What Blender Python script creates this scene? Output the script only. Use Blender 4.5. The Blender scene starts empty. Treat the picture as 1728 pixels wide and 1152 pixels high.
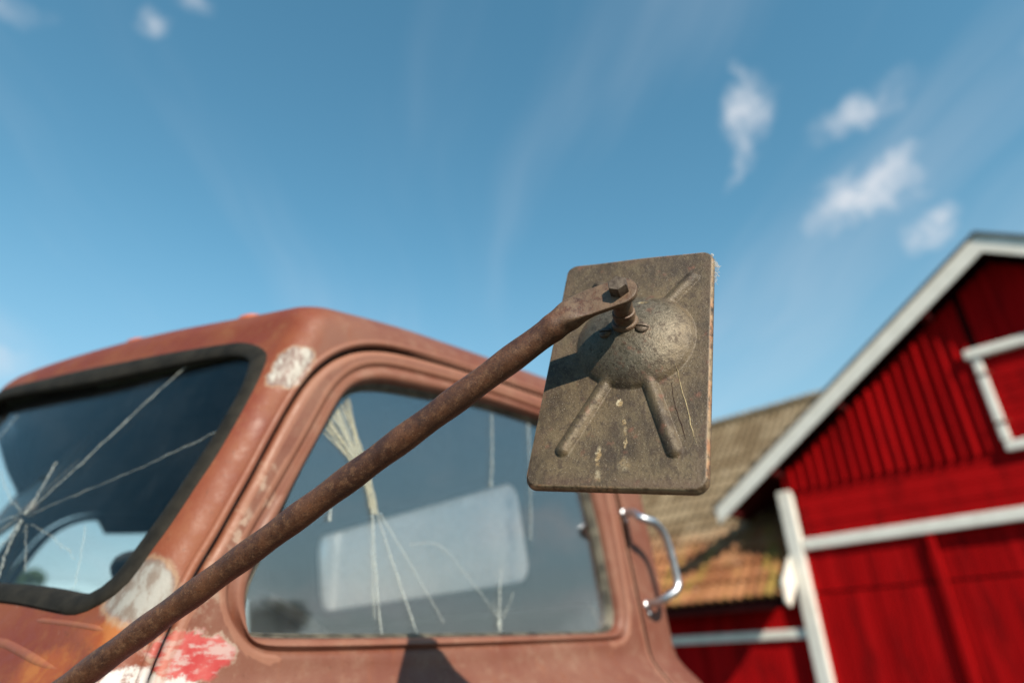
import bpy, bmesh, math, random
from mathutils import Vector, Matrix, Quaternion
from mathutils.bvhtree import BVHTree

# ------------------------------------------------------------------ camera, sky, sun, exposure
HZ = 1.75                                   # eye height; every coordinate below is relative to the eye, z is raised by HZ
SC = bpy.context.scene
COL = SC.collection
SUN = Vector((-.26, -.800, .545)).normalized()
EXPOSURE = 0.52

cam = bpy.data.cameras.new('camera')
cam.sensor_width = 36.0
cam.lens = 36.0 * 1105 / 1728
cam.clip_start = .02
cam.clip_end = 3000
cam.dof.use_dof = True
cam.dof.focus_distance = .625
cam.dof.aperture_fstop = 2.3
cam.dof.aperture_blades = 0
co = bpy.data.objects.new('camera', cam)
COL.objects.link(co)
pitch, roll, az = math.radians(25.6), math.radians(-2.8), math.radians(44.0)
fwd = Vector((0, math.cos(pitch), math.sin(pitch)))
rgt = Vector((1, 0, 0))
upv = rgt.cross(fwd)
r2 = rgt * math.cos(roll) + upv * math.sin(roll)
u2 = -rgt * math.sin(roll) + upv * math.cos(roll)
fr = Matrix(((math.sin(az), math.cos(az), 0), (-math.cos(az), math.sin(az), 0), (0, 0, 1)))
r2, u2, f2 = fr @ r2, fr @ u2, fr @ fwd
co.matrix_world = Matrix(((r2.x, u2.x, -f2.x, 0), (r2.y, u2.y, -f2.y, 0), (r2.z, u2.z, -f2.z, HZ), (0, 0, 0, 1)))
SC.camera = co

SC.view_settings.view_transform = 'Standard'
SC.view_settings.look = 'None'
SC.view_settings.exposure = EXPOSURE
SC.view_settings.gamma = 1
SC.cycles.use_denoising = True
SC.cycles.max_bounces = 8
SC.cycles.transparent_max_bounces = 16

sl = bpy.data.lights.new('sun', 'SUN')
sl.energy = 5.0
sl.angle = math.radians(.53)
sl.color = (1.0, .885, .72)
so = bpy.data.objects.new('sun', sl)
COL.objects.link(so)
so.location = (-20, -60, 40)
so.rotation_euler = SUN.to_track_quat('Z', 'Y').to_euler()


class NB:
    """small node-graph builder"""
    def __init__(self, tree):
        self.t = tree
        self.N = tree.nodes
        self.L = tree.links

    def put(self, sock, v):
        if hasattr(v, 'is_output') or isinstance(v, bpy.types.NodeSocket):
            self.L.new(v, sock)
        elif isinstance(v, (tuple, list)) and sock.type == 'RGBA' and len(v) == 3:
            sock.default_value = (*v, 1)
        else:
            sock.default_value = v

    def n(self, typ, ins=None, **props):
        nd = self.N.new(typ)
        for k, v in props.items():
            setattr(nd, k, v)
        for k, v in (ins or {}).items():
            self.put(nd.inputs[k], v)
        return nd

    def m(self, op, a, b=0.0, c=None, clamp=False):
        nd = self.n('ShaderNodeMath', operation=op, use_clamp=clamp)
        self.put(nd.inputs[0], a)
        self.put(nd.inputs[1], b)
        if c is not None:
            self.put(nd.inputs[2], c)
        return nd.outputs[0]

    def v(self, op, a, b=(0, 0, 0)):
        nd = self.n('ShaderNodeVectorMath', operation=op)
        self.put(nd.inputs[0], a)
        if op == 'SCALE':
            self.put(nd.inputs['Scale'], b)
        else:
            self.put(nd.inputs[1], b)
        return nd.outputs['Value'] if op in ('LENGTH', 'DOT_PRODUCT', 'DISTANCE') else nd.outputs['Vector']

    def noise(self, vec, scale, detail=4, rough=.55, dist=0.0, col=False):
        nd = self.n('ShaderNodeTexNoise', {'Vector': vec, 'Scale': scale, 'Detail': detail, 'Roughness': rough, 'Distortion': dist})
        return nd.outputs['Color' if col else 'Fac']

    def mix(self, f, a, b, mode='MIX'):
        nd = self.n('ShaderNodeMix', data_type='RGBA', blend_type=mode, clamp_factor=True)
        self.put(nd.inputs[0], f)
        self.put(nd.inputs[6], a)
        self.put(nd.inputs[7], b)
        return nd.outputs[2]

    def rng(self, x, a, b, c=0.0, d=1.0, smooth=True):
        nd = self.n('ShaderNodeMapRange', {'Value': x, 'From Min': a, 'From Max': b, 'To Min': c, 'To Max': d},
                    interpolation_type='SMOOTHSTEP' if smooth else 'LINEAR', clamp=True)
        return nd.outputs[0]

    def mixs(self, f, a, b):
        nd = self.n('ShaderNodeMixShader')
        self.put(nd.inputs[0], f)
        self.L.new(a, nd.inputs[1])
        self.L.new(b, nd.inputs[2])
        return nd.outputs[0]

    def bump(self, h, strength=.3, dist=.002, normal=None):
        nd = self.n('ShaderNodeBump', {'Height': h, 'Strength': strength, 'Distance': dist})
        if normal is not None:
            self.L.new(normal, nd.inputs['Normal'])
        return nd.outputs[0]


# world: clear afternoon sky with thin clouds
W = bpy.data.worlds.new('World')
SC.world = W
W.use_nodes = True
g = NB(W.node_tree)
for x in list(g.N):
    g.N.remove(x)
sky = g.n('ShaderNodeTexSky', sky_type='NISHITA', sun_disc=False, sun_elevation=math.asin(SUN.z),
          sun_rotation=math.atan2(SUN.x, SUN.y), altitude=100, air_density=1.25, dust_density=.03, ozone_density=1.3)
dirv = g.v('NORMALIZE', g.n('ShaderNodeTexCoord').outputs['Generated'])
sx = g.n('ShaderNodeSeparateXYZ', {0: dirv})
skycol = g.n('ShaderNodeHueSaturation', {'Hue': .476, 'Saturation': 1.22, 'Value': 1.0, 'Color': sky.outputs[0]}).outputs[0]
# cloud layer coordinates: the sheet the clouds lie in, seen from the ground
iz = g.m('DIVIDE', 1.0, g.m('MAXIMUM', g.m('ADD', sx.outputs[2], .12), .05))
cl = g.v('SCALE', g.n('ShaderNodeCombineXYZ', {0: sx.outputs[0], 1: sx.outputs[1], 2: 0.0}).outputs[0], iz)
warp = g.v('SCALE', g.v('SUBTRACT', g.noise(cl, 1.2, 2, .4, col=True), (.5, .5, .5)), .30)
clw = g.v('ADD', cl, warp)
# soft veils of cirrus
veil_v = g.n('ShaderNodeCombineXYZ', {0: g.m('MULTIPLY', g.v('DOT_PRODUCT', clw, (-.79, .61, 0)), 2.6), 1: g.m('MULTIPLY', g.v('DOT_PRODUCT', clw, (.61, .79, 0)), .42), 2: 3.7}).outputs[0]
veil = g.m('MULTIPLY', g.rng(g.noise(veil_v, 1.25, 4, .5), .45, .78), .20)
# scattered small fair-weather clouds
puff = g.rng(g.noise(clw, 1.25, 4, .5), .64, .78)
puff = g.m('MULTIPLY', puff, .35)
# single clouds: direction, half-widths across and up, tilt, opacity
CL = [((.7238, .2304, .6504), .024, .038, -.45, .85), ((.742, .246, .622), .011, .050, -.75, .50), ((.705, .226, .675), .008, .035, -.15, .40),
      ((.7854, .1164, .6079), .046, .016, -.12, .70), ((.8374, .1488, .5259), .064, .028, .12, 1.0), ((.79, .075, .608), .03, .022, .5, .30),
      ((.822, .158, .544), .026, .026, -.3, .55), ((.836, .118, .536), .040, .020, .35, .85), ((.8779, .102, .4678), .028, .026, .35, .80),
      ((.0987, .6845, .7223), .016, .013, .3, .50), ((-.0236, .7346, .6781), .03, .014, .3, .32),
      ((.1264, .6488, .7504), .022, .012, 0, .35), ((.075, .9335, .345), .03, .022, -.2, .50),
      ((.30, -.93, .15), .09, .035, .2, .55), ((.74, -.65, .165), .10, .022, .12, .60), ((.52, -.84, .075), .16, .02, .05, .6), ((.8, -.59, .06), .14, .018, .05, .5)]
wd = g.v('ADD', dirv, g.v('SCALE', g.v('SUBTRACT', g.noise(dirv, 15, 5, .55, col=True), (.5, .5, .5)), .078))
dens = g.m('MAXIMUM', veil, puff)
wisp = g.rng(g.noise(wd, 34, 6, .62, .6), .30, .62, .42, 1.0)
for d, a, b, tl, op in CL:
    d = Vector(d).normalized()
    e1 = Vector((d.y, -d.x, 0)).normalized()
    e2 = e1.cross(d)
    f1 = e1 * math.cos(tl) + e2 * math.sin(tl)
    f2_ = -e1 * math.sin(tl) + e2 * math.cos(tl)
    df = g.v('SUBTRACT', wd, tuple(d))
    q = g.v('LENGTH', g.n('ShaderNodeCombineXYZ', {0: g.m('DIVIDE', g.v('DOT_PRODUCT', df, tuple(f1)), a),
                                                   1: g.m('DIVIDE', g.v('DOT_PRODUCT', df, tuple(f2_)), b),
                                                   2: g.m('DIVIDE', g.v('DOT_PRODUCT', df, tuple(d)), .3)}).outputs[0])
    dens = g.m('MAXIMUM', dens, g.m('MULTIPLY', g.m('MULTIPLY', g.rng(q, 1.7, .05), wisp), op))
haze = g.m('MULTIPLY', g.rng(sx.outputs[2], .58, -.02), .80)
skycol = g.mix(haze, skycol, (2.35, 3.35, 4.1))
cloudcol = g.mix(g.rng(sx.outputs[2], 0, .5), (5.2, 5.35, 5.5), (4.4, 4.65, 5.0))
final = g.mix(dens, skycol, cloudcol)
bg = g.n('ShaderNodeBackground', {'Color': final, 'Strength': .118})
g.L.new(bg.outputs[0], g.n('ShaderNodeOutputWorld').inputs[0])

# ------------------------------------------------------------------ materials
def material(name):
    mt = bpy.data.materials.new(name)
    mt.use_nodes = True
    b = NB(mt.node_tree)
    for x in list(b.N):
        b.N.remove(x)
    b.out = b.n('ShaderNodeOutputMaterial')
    geo = b.n('ShaderNodeNewGeometry')
    b.geo = geo
    b.pos = b.v('SUBTRACT', geo.outputs['Position'], (0, 0, HZ))
    return mt, b

def principled(b, col, rough=.7, metal=0.0, normal=None, spec=.4, **kw):
    ins = {'Base Color': col, 'Roughness': rough, 'Metallic': metal, 'Specular IOR Level': spec}
    ins.update(kw)
    p = b.n('ShaderNodeBsdfPrincipled', ins)
    if normal is not None:
        b.L.new(normal, p.inputs['Normal'])
    return p.outputs[0]

def finish(b, sh):
    b.L.new(sh, b.out.inputs[0])

def slab_mask(b, vec, c, r, lo=1.0, hi=.75):
    """like blob, with a squarish outline"""
    d = b.v('DIVIDE', b.v('SUBTRACT', vec, c), r)
    d = b.v('MULTIPLY', d, d)
    d = b.v('MULTIPLY', d, d)
    return b.rng(b.m('POWER', b.v('DOT_PRODUCT', d, (1, 1, 1)), .25), lo, hi)

def blob(b, vec, c, r, lo=1.0, hi=.75):
    """1 inside an ellipsoid, frayed by whatever warped vec"""
    d = b.v('DIVIDE', b.v('SUBTRACT', vec, c), r)
    return b.rng(b.v('LENGTH', d), lo, hi)

M = {}
def m_truck():
    mt, b = material('oxidised red truck paint')
    P = b.pos
    n1 = b.noise(P, 7, 6, .6)
    n2 = b.noise(P, 34, 6, .65)
    n3 = b.noise(P, 240, 4, .7)
    wv = b.v('ADD', P, b.v('SCALE', b.v('SUBTRACT', b.noise(P, 26, 6, .75, col=True), (.5, .5, .5)), .050))
    wf = b.v('ADD', P, b.v('SCALE', b.v('SUBTRACT', b.noise(P, 70, 5, .7, col=True), (.5, .5, .5)), .018))
    stk = b.noise(b.v('MULTIPLY', P, (60, 60, 9)), 1.0, 4, .6)
    col = b.mix(b.rng(n1, .32, .68), (.142, .045, .027), (.178, .076, .050))
    col = b.mix(b.m('MULTIPLY', b.rng(n2, .50, .72), .50), col, (.225, .128, .090))
    col = b.mix(b.m('MULTIPLY', b.rng(stk, .52, .75), .40), col, (.20, .063, .027))
    # front and pillar have gone to bare orange rust, the door is chalkier
    fx_ = b.n('ShaderNodeSeparateXYZ', {0: wv}).outputs
    front = b.rng(b.m('SUBTRACT', fx_[0], b.m('MULTIPLY', fx_[2], .34)), .335, .275)
    roof_ = b.rng(fx_[2], .49, .57)
    fr2 = b.m('MAXIMUM', front, b.m('MULTIPLY', roof_, b.rng(fx_[0], .58, .42)))
    rust = b.mix(b.rng(n1, .36, .64), (.155, .028, .012), (.190, .050, .018))
    rust = b.mix(b.m('MULTIPLY', b.rng(n2, .50, .72), .4), rust, (.215, .085, .036))
    col = b.mix(b.m('MULTIPLY', fr2, .95), col, rust)
    col = b.mix(b.m('MULTIPLY', b.rng(n3, .60, .76), .45), col, (.085, .026, .015))
    col = b.mix(b.m('MULTIPLY', b.rng(n3, .40, .26), .30), col, (.34, .21, .15))
    # chalked flange of the window frame
    ch = b.m('MULTIPLY', b.m('MAXIMUM', blob(b, wf, (.352, .897, .095), (.022, .03, .05), 1.15, .4), b.m('MAXIMUM', blob(b, wf, (.384, .897, .165), (.021, .03, .05), 1.15, .4), blob(b, wf, (.415, .897, .235), (.018, .03, .05), 1.15, .4))), b.rng(b.noise(P, 60, 6, .7), .45, .62))
    col = b.mix(b.m('MULTIPLY', ch, .75), col, (.38, .28, .215))
    pit = b.rng(b.noise(P, 120, 5, .75), .60, .68)
    col = b.mix(b.m('MULTIPLY', pit, .55), col, (.075, .028, .014))
    chip = b.rng(b.noise(P, 48, 6, .8), .66, .70)
    col = b.mix(b.m('MULTIPLY', chip, .6), col, (.30, .22, .17))
    # orange bloom of fresh rust near the cab corner
    o = b.m('MAXIMUM', blob(b, wv, (.222, 1.0, .008), (.07, .06, .026), 1.25, .4), blob(b, wv, (.268, .925, .045), (.05, .06, .020), 1.2, .5))
    col = b.mix(b.m('MULTIPLY', o, .9), col, b.mix(b.rng(n2, .4, .62), (.27, .060, .012), (.34, .115, .028)))
    # bright red under-coat and flaked white paint low on the door
    rd = b.m('MAXIMUM', blob(b, wv, (.345, .88, .018), (.060, .2, .030)), blob(b, wv, (.33, .88, -.085), (.13, .2, .055)))
    col = b.mix(rd, col, b.mix(b.rng(n2, .35, .65), (.38, .042, .042), (.43, .095, .085)))
    flk = b.rng(b.noise(b.v('MULTIPLY', P, (26, 26, 70)), 1.0, 6, .7), .52, .62)
    col = b.mix(b.m('MULTIPLY', b.m('MULTIPLY', rd, flk), .75), col, (.44, .36, .34))
    edge = b.m('MULTIPLY', b.rng(b.m('ABSOLUTE', b.m('SUBTRACT', rd, .35)), .34, .05), .8)
    col = b.mix(b.m('MULTIPLY', edge, b.rng(n2, .36, .56)), col, (.30, .25, .19))
    wh = b.m('MAXIMUM', blob(b, wv, (.285, .88, -.022), (.062, .2, .026)), blob(b, wv, (.335, .88, -.028), (.03, .2, .026)))
    wh = b.m('MULTIPLY', wh, b.rng(n2, .30, .44))
    col = b.mix(wh, col, (.50, .485, .475))
    # worn bare patches on the pillar
    gp = b.m('MAXIMUM', blob(b, wf, (.280, .92, .092), (.040, .07, .046), 1.1, .7), slab_mask(b, b.v('ADD', wf, b.v('MULTIPLY', b.n('ShaderNodeCombineXYZ', {0: b.n('ShaderNodeSeparateXYZ', {0: wf}).outputs[2], 1: 0.0, 2: 0.0}).outputs[0], (-.40, 0, 0))), (.265, .90, .425), (.026, .2, .040), 1.08, .82))
    gn = b.rng(b.m('ADD', b.m('MULTIPLY', b.noise(b.v('MULTIPLY', P, (60, 60, 24)), 1.0, 6, .65), .7), b.m('MULTIPLY', n2, .3)), .42, .58)
    lowp = b.rng(b.n('ShaderNodeSeparateXYZ', {0: P}).outputs[2], .2, .3)
    col = b.mix(gp, col, b.mix(gn, b.mix(lowp, (.17, .135, .11), (.16, .105, .09)), b.mix(lowp, (.265, .26, .24), (.40, .385, .35))))
    hl = b.m('MULTIPLY', b.rng(b.m('ABSOLUTE', b.m('SUBTRACT', gp, .4)), .38, .05), .7)
    col = b.mix(b.m('MULTIPLY', hl, .6), col, (.34, .22, .12))
    # chalky wear along edges
    pn = b.rng(b.geo.outputs['Pointiness'], .515, .58)
    col = b.mix(b.m('MULTIPLY', pn, .45), col, (.34, .16, .105))
    lay = b.m('ADD', b.m('ADD', b.m('MULTIPLY', rd, .8), wh), b.m('MULTIPLY', gp, -1.0))
    nm = b.bump(lay, .6, .0012)
    nm = b.bump(b.m('ADD', b.m('MULTIPLY', n2, .6), n3), .26, .0016, nm)
    finish(b, principled(b, col, b.rng(n2, .3, .7, .44, .68), 0, nm, .38))
    return mt

def m_simple(name, c1, c2, scale=40, rough=.7, metal=0.0, bump=.2, spec=.4, fine=6):
    mt, b = material(name)
    n1 = b.noise(b.pos, scale, 6, .62)
    n2 = b.noise(b.pos, scale * fine, 4, .6)
    col = b.mix(b.rng(n1, .3, .7), c1, c2)
    col = b.mix(b.m('MULTIPLY', b.rng(n2, .55, .8), .35), col, tuple(x * .55 for x in c1))
    finish(b, principled(b, col, rough, metal, b.bump(n2, bump, .001), spec))
    return mt

def m_mirror():
    mt, b = material('weathered pressed steel')
    P = b.pos
    PLN = Vector((.8735, .4095, -.2631))
    n1 = b.noise(P, 20, 7, .68)
    n2 = b.noise(P, 95, 7, .72)
    n3 = b.noise(P, 430, 4, .7)
    n4 = b.noise(P, 900, 2, .6)
    streak = b.noise(b.v('MULTIPLY', P, (170, 170, 22)), 1.0, 4, .6)
    col = b.mix(b.rng(n1, .3, .7), (.032, .019, .009), (.122, .086, .045))
    col = b.mix(b.m('MULTIPLY', b.rng(streak, .48, .72), .6), col, (.124, .092, .050))
    # raised boss: the paint is worn to bare grey
    hgt = b.v('DOT_PRODUCT', b.v('SUBTRACT', P, (.5066, .3336, .2605)), tuple(-PLN))
    wornn = b.m('ADD', hgt, b.m('MULTIPLY', b.m('SUBTRACT', n1, .5), .009))
    col = b.mix(b.m('MULTIPLY', b.rng(wornn, .003, .015), .85), col, b.mix(b.rng(n2, .35, .65), (.072, .058, .038), (.195, .172, .132)))
    col = b.mix(b.m('MULTIPLY', b.rng(n2, .50, .62), .75), col, (.036, .021, .012))
    col = b.mix(b.m('MULTIPLY', b.rng(n3, .56, .68), .65), col, (.020, .014, .010))
    col = b.mix(b.m('MULTIPLY', b.rng(n3, .42, .32), .45), col, (.20, .155, .10))
    col = b.mix(b.m('MULTIPLY', b.rng(n4, .66, .74), .8), col, (.42, .37, .30))
    red = b.m('MULTIPLY', b.rng(b.noise(P, 60, 5, .6), .58, .72), .5)
    col = b.mix(red, col, (.17, .06, .035))
    rel = b.v('SUBTRACT', P, (.5066, .3336, .2605))
    ea = b.m('ABSOLUTE', b.v('DOT_PRODUCT', rel, (.3809, -.9115, -.1541)))
    eb = b.m('ABSOLUTE', b.v('DOT_PRODUCT', rel, (-.3032, .0351, -.9523)))
    rim = b.m('MAXIMUM', b.rng(ea, .0790, .0810), b.rng(eb, .1375, .1395))
    rim = b.m('MULTIPLY', rim, b.m('MULTIPLY', b.rng(hgt, -.0075, -.0035), b.rng(n2, .36, .58)))
    col = b.mix(rim, col, b.mix(b.rng(n1, .35, .6), (.36, .17, .085), (.46, .36, .22)))
    # dried droppings and lichen: small irregular spots down the plate
    ca = b.v('DOT_PRODUCT', rel, (.3809, -.9115, -.1541))
    cb = b.v('DOT_PRODUCT', rel, (-.3032, .0351, -.9523))
    pc = b.n('ShaderNodeCombineXYZ', {0: ca, 1: cb, 2: 0.0}).outputs[0]
    pc = b.v('ADD', pc, b.v('SCALE', b.v('SUBTRACT', b.noise(P, 190, 5, .7, col=True), (.5, .5, .5)), .0085))
    spots = None
    for c_, r_, o_ in (((-.0006, .0523), (.0032, .0042), .9), ((.0055, .0734), (.0030, .0030), .7), ((.0088, .0945), (.0018, .0060), .7),
                       ((-.0150, .1090), (.0024, .0110), .75), ((-.0125, .1290), (.0035, .0060), .45), ((.0095, .1160), (.0060, .0080), .35),
                       ((.015, -.0605), (.0060, .0020), .8), ((.0075, .0830), (.0020, .0060), .45)):
        q = b.v('LENGTH', b.v('DIVIDE', b.v('SUBTRACT', pc, (c_[0], c_[1], 0)), (r_[0], r_[1], 1)))
        q = b.m('MULTIPLY', b.rng(q, 1.15, .55), o_)
        spots = q if spots is None else b.m('MAXIMUM', spots, q)
    col = b.mix(b.m('MULTIPLY', spots, b.rng(n3, .38, .52)), col, b.mix(b.rng(n2, .4, .6), (.30, .20, .09), (.50, .43, .29)))
    near = b.m('MAXIMUM', b.rng(ea, .066, .079), b.rng(eb, .124, .137))
    col = b.mix(b.m('MULTIPLY', b.m('MULTIPLY', near, b.rng(n1, .42, .60)), .5), col, (.075, .040, .026))
    nm = b.bump(b.m('ADD', b.m('MULTIPLY', n2, .9), b.m('MULTIPLY', n3, 1.1)), .55, .0010)
    finish(b, principled(b, col, b.m('SUBTRACT', b.rng(n2, .3, .7, .44, .68), b.rng(wornn, .002, .012, 0, .06)), b.rng(wornn, .002, .012, .05, .5), nm, .5))
    return mt

def m_arm():
    mt, b = material('brown rusted steel tube')
    P = b.pos
    n1 = b.noise(P, 24, 7, .7)
    n2 = b.noise(P, 120, 7, .72)
    n3 = b.noise(P, 620, 4, .7)
    col = b.mix(b.rng(n1, .3, .7), (.040, .014, .007), (.118, .046, .020))
    col = b.mix(b.m('MULTIPLY', b.rng(n2, .48, .66), .7), col, (.155, .075, .036))
    col = b.mix(b.m('MULTIPLY', b.rng(n3, .52, .64), .85), col, (.022, .009, .006))
    col = b.mix(b.m('MULTIPLY', b.rng(n3, .40, .30), .65), col, (.30, .20, .125))
    nrm = b.n('ShaderNodeSeparateXYZ', {0: b.geo.outputs['Normal']}).outputs[2]
    dust = b.m('MULTIPLY', b.m('MULTIPLY', b.rng(nrm, .45, .95), b.rng(n2, .36, .62)), .42)
    col = b.mix(dust, col, (.24, .17, .11))
    col = b.mix(b.m('MULTIPLY', b.rng(b.noise(P, 1000, 2), .70, .78), .9), col, (.45, .36, .26))
    # the flattened eye is dusty and worn along its edge
    eye = b.rng(b.v('DISTANCE', P, (.4642, .3034, .3086)), .075, .045)
    col = b.mix(b.m('MULTIPLY', b.m('MULTIPLY', eye, b.rng(n2, .32, .56)), .6), col, (.145, .102, .064))
    edge = b.rng(b.geo.outputs['Pointiness'], .56, .66)
    col = b.mix(b.m('MULTIPLY', b.m('MULTIPLY', edge, eye), b.rng(n2, .45, .6)), col, (.46, .36, .20))
    nm = b.bump(b.m('ADD', n2, n3), .6, .0008)
    finish(b, principled(b, col, b.rng(n2, .35, .65, .42, .62), 0, nm, .5))
    return mt

def m_glass(name, refl_ior, dust, tint, centre, rad):
    mt, b = material(name)
    P = b.pos
    ior = b.m('ADD', refl_ior, b.m('MULTIPLY', b.geo.outputs['Backfacing'], 1 / refl_ior - refl_ior))
    fr_ = b.n('ShaderNodeFresnel', {'IOR': ior}).outputs[0]
    tr = b.n('ShaderNodeBsdfTransparent', {'Color': tint}).outputs[0]
    wav = b.bump(b.noise(P, 9, 2, .4), .05, .004)
    gl = b.n('ShaderNodeBsdfGlossy', {'Color': (1, 1, 1), 'Roughness': .012, 'Normal': wav}).outputs[0]
    sh = b.mixs(fr_, tr, gl)
    dd = b.m('MULTIPLY', b.rng(b.noise(P, 6, 6, .65), .35, .75), dust)
    dd = b.m('ADD', dd, b.m('MULTIPLY', b.rng(b.noise(b.v('MULTIPLY', P, (60, 60, 5)), 1, 4), .56, .74), dust * .8))
    e = b.v('LENGTH', b.v('DIVIDE', b.v('SUBTRACT', b.v('ADD', P, b.v('SCALE', b.v('SUBTRACT', b.noise(P, 24, 4, col=True), (.5, .5, .5)), .05)), centre), rad))
    dd = b.m('ADD', dd, b.rng(e, .95, 1.22, 0, dust * 7))
    df = b.n('ShaderNodeBsdfDiffuse', {'Color': (.43, .49, .54)}).outputs[0]
    finish(b, b.mixs(dd, sh, df))
    return mt

def m_crack(name, col, op, lines=260):
    mt, b = material(name)
    n = b.noise(b.pos, lines, 4, .7)
    df = b.n('ShaderNodeBsdfDiffuse', {'Color': col}).outputs[0]
    tl = b.n('ShaderNodeBsdfTranslucent', {'Color': col}).outputs[0]
    tr = b.n('ShaderNodeBsdfTransparent').outputs[0]
    finish(b, b.mixs(b.rng(n, .30, .66, op * .35, op), tr, b.mixs(.35, df, tl)))
    return mt

def m_dusty():
    mt, b = material('dust-coated rear glass')
    n = b.noise(b.pos, 9, 6, .62)
    n2 = b.noise(b.pos, 40, 5, .65)
    col = b.mix(b.rng(b.m('ADD', b.m('MULTIPLY', n, .7), b.m('MULTIPLY', n2, .3)), .32, .66), (.84, .82, .79), (1.0, .98, .94))
    tl = b.n('ShaderNodeBsdfTranslucent', {'Color': col}).outputs[0]
    df = b.n('ShaderNodeBsdfDiffuse', {'Color': col}).outputs[0]
    tr = b.n('ShaderNodeBsdfTransparent', {'Color': (.9, .93, .95)}).outputs[0]
    finish(b, b.mixs(b.rng(b.m('ADD', b.m('MULTIPLY', n, .6), b.m('MULTIPLY', n2, .4)), .34, .62, .30, .66), tr, b.mixs(.15, tl, df)))
    return mt

def m_barn():
    mt, b = material('falu red boards')
    P = b.pos
    rnd = b.n('ShaderNodeObjectInfo').outputs['Random']
    n1 = b.noise(b.v('MULTIPLY', P, (1, 1, .25)), 5, 5, .6)
    n2 = b.noise(b.v('MULTIPLY', P, (14, 14, 1)), 3, 5, .65)
    col = b.mix(rnd, (.285, .0026, .0038), (.395, .0046, .0060))
    col = b.mix(b.m('MULTIPLY', b.rng(n1, .45, .75), .9), col, (.165, .003, .004))
    col = b.mix(b.m('MULTIPLY', b.rng(n2, .55, .8), .35), col, (.36, .018, .011))
    finish(b, principled(b, col, .95, 0, b.bump(n2, .35, .006), .05))
    return mt

def m_tile():
    mt, b = material('weathered clay pantile')
    P = b.pos
    rnd = b.n('ShaderNodeObjectInfo').outputs['Random']
    sz = b.n('ShaderNodeSeparateXYZ', {0: P}).outputs[2]
    n1 = b.noise(P, 1.3, 5, .6)
    n2 = b.noise(P, 9, 6, .7)
    age = b.rng(b.m('ADD', sz, b.m('MULTIPLY', b.m('SUBTRACT', n1, .5), 1.2)), 1.15, 2.1)
    col = b.mix(rnd, (.19, .070, .03), (.36, .165, .075))
    col = b.mix(b.m('MULTIPLY', b.rng(b.noise(b.v('MULTIPLY', P, (1, 2.2, .3)), 1.6, 4), .52, .68), .75), col, (.24, .18, .04))
    old = b.mix(rnd, (.125, .088, .050), (.225, .175, .112))
    col = b.mix(age, col, old)
    col = b.mix(b.m('MULTIPLY', b.rng(n2, .62, .72), .7), col, (.55, .50, .42))
    col = b.mix(b.m('MULTIPLY', b.rng(n2, .42, .30), .5), col, (.13, .09, .05))
    finish(b, principled(b, col, .9, 0, b.bump(n2, .4, .01), .2))
    return mt

def m_leaf(name, c1, c2):
    mt, b = material(name)
    n = b.noise(b.pos, .9, 4, .6)
    col = b.mix(n, c1, c2)
    df = b.n('ShaderNodeBsdfDiffuse', {'Color': col}).outputs[0]
    tl = b.n('ShaderNodeBsdfTranslucent', {'Color': col}).outputs[0]
    finish(b, b.mixs(.3, df, tl))
    return mt

M['paint'] = m_truck()
M['inner'] = m_simple('dark cab lining', (.018, .017, .016), (.035, .032, .030), 20, .8, 0, .1, .2)
M['rubber'] = m_simple('aged black rubber', (.010, .0088, .007), (.024, .021, .016), 30, .75, 0, .25, .18)
M['felt'] = m_simple('glass channel', (.03, .028, .024), (.17, .155, .12), 24, .6, .1, .2)
M['chrome'] = m_simple('dulled chrome', (.42, .45, .50), (.60, .63, .68), 60, .40, 1.0, .05)
M['plate'] = m_mirror()
M['arm'] = m_arm()
M['bolt'] = m_simple('dark worn steel', (.060, .040, .028), (.15, .115, .085), 160, .5, .3, .4)
M['mirror_glass'] = m_simple('silvered glass', (.85, .86, .87), (.9, .9, .9), 9, .03, 1.0, 0)
M['side_glass'] = m_glass('side window glass', 2.1, .008, (.97, .985, .985), (.80, .93, .245), (.44, 2, .235))
M['wind_glass'] = m_glass('windshield glass', 1.16, .008, (.97, .985, .98), (.2, 1.77, .30), (2, 1.0, .30))
M['crack'] = m_crack('crazed glass', (.60, .64, .61), .46, 160)
M['crack_faint'] = m_crack('fine crack', (.60, .64, .60), .22, 120)
M['tape'] = m_crack('yellowed crazed glass', (.60, .585, .46), .58, 420)
M['dusty'] = m_dusty()
M['lamp'] = m_simple('faded orange lens', (.34, .07, .03), (.45, .12, .05), 60, .45, 0, .1, .5)
M['barn'] = m_barn()
M['white'] = m_simple('white painted board', (.70, .675, .61), (.80, .775, .71), 6, .7, 0, .25, .3)
def m_box_white():
    mt, b = material('chalky white paint')
    n = b.noise(b.pos, 5, 6, .65)
    n2 = b.noise(b.pos, 22, 5, .65)
    col = b.mix(b.rng(b.m('ADD', b.m('MULTIPLY', n, .65), b.m('MULTIPLY', n2, .35)), .38, .60), (.58, .57, .56), (.86, .85, .83))
    finish(b, principled(b, col, .85, 0, b.bump(n2, .2, .003), .2))
    return mt
M['box_white'] = m_box_white()
M['roofing'] = m_simple('dark sheet roofing', (.05, .05, .05), (.09, .085, .08), 3, .7, 0, .2)
M['soffit'] = m_simple('dark red roof boarding', (.05, .003, .003), (.08, .004, .005), 4, .9, 0, .3, .2)
M['tile'] = m_tile()
M['gap'] = m_simple('dark timber behind boards', (.02, .003, .003), (.035, .005, .005), 5, .95, 0, .1, .1)
M['tyre'] = m_simple('worn tyre rubber', (.02, .02, .02), (.035, .034, .032), 20, .85, 0, .3, .2)
M['steel'] = m_simple('rusted steel', (.09, .045, .028), (.16, .085, .05), 20, .75, .2, .4)
M['wood'] = m_simple('grey weathered deck wood', (.16, .14, .12), (.26, .235, .20), 5, .9, 0, .4, .2)
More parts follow.
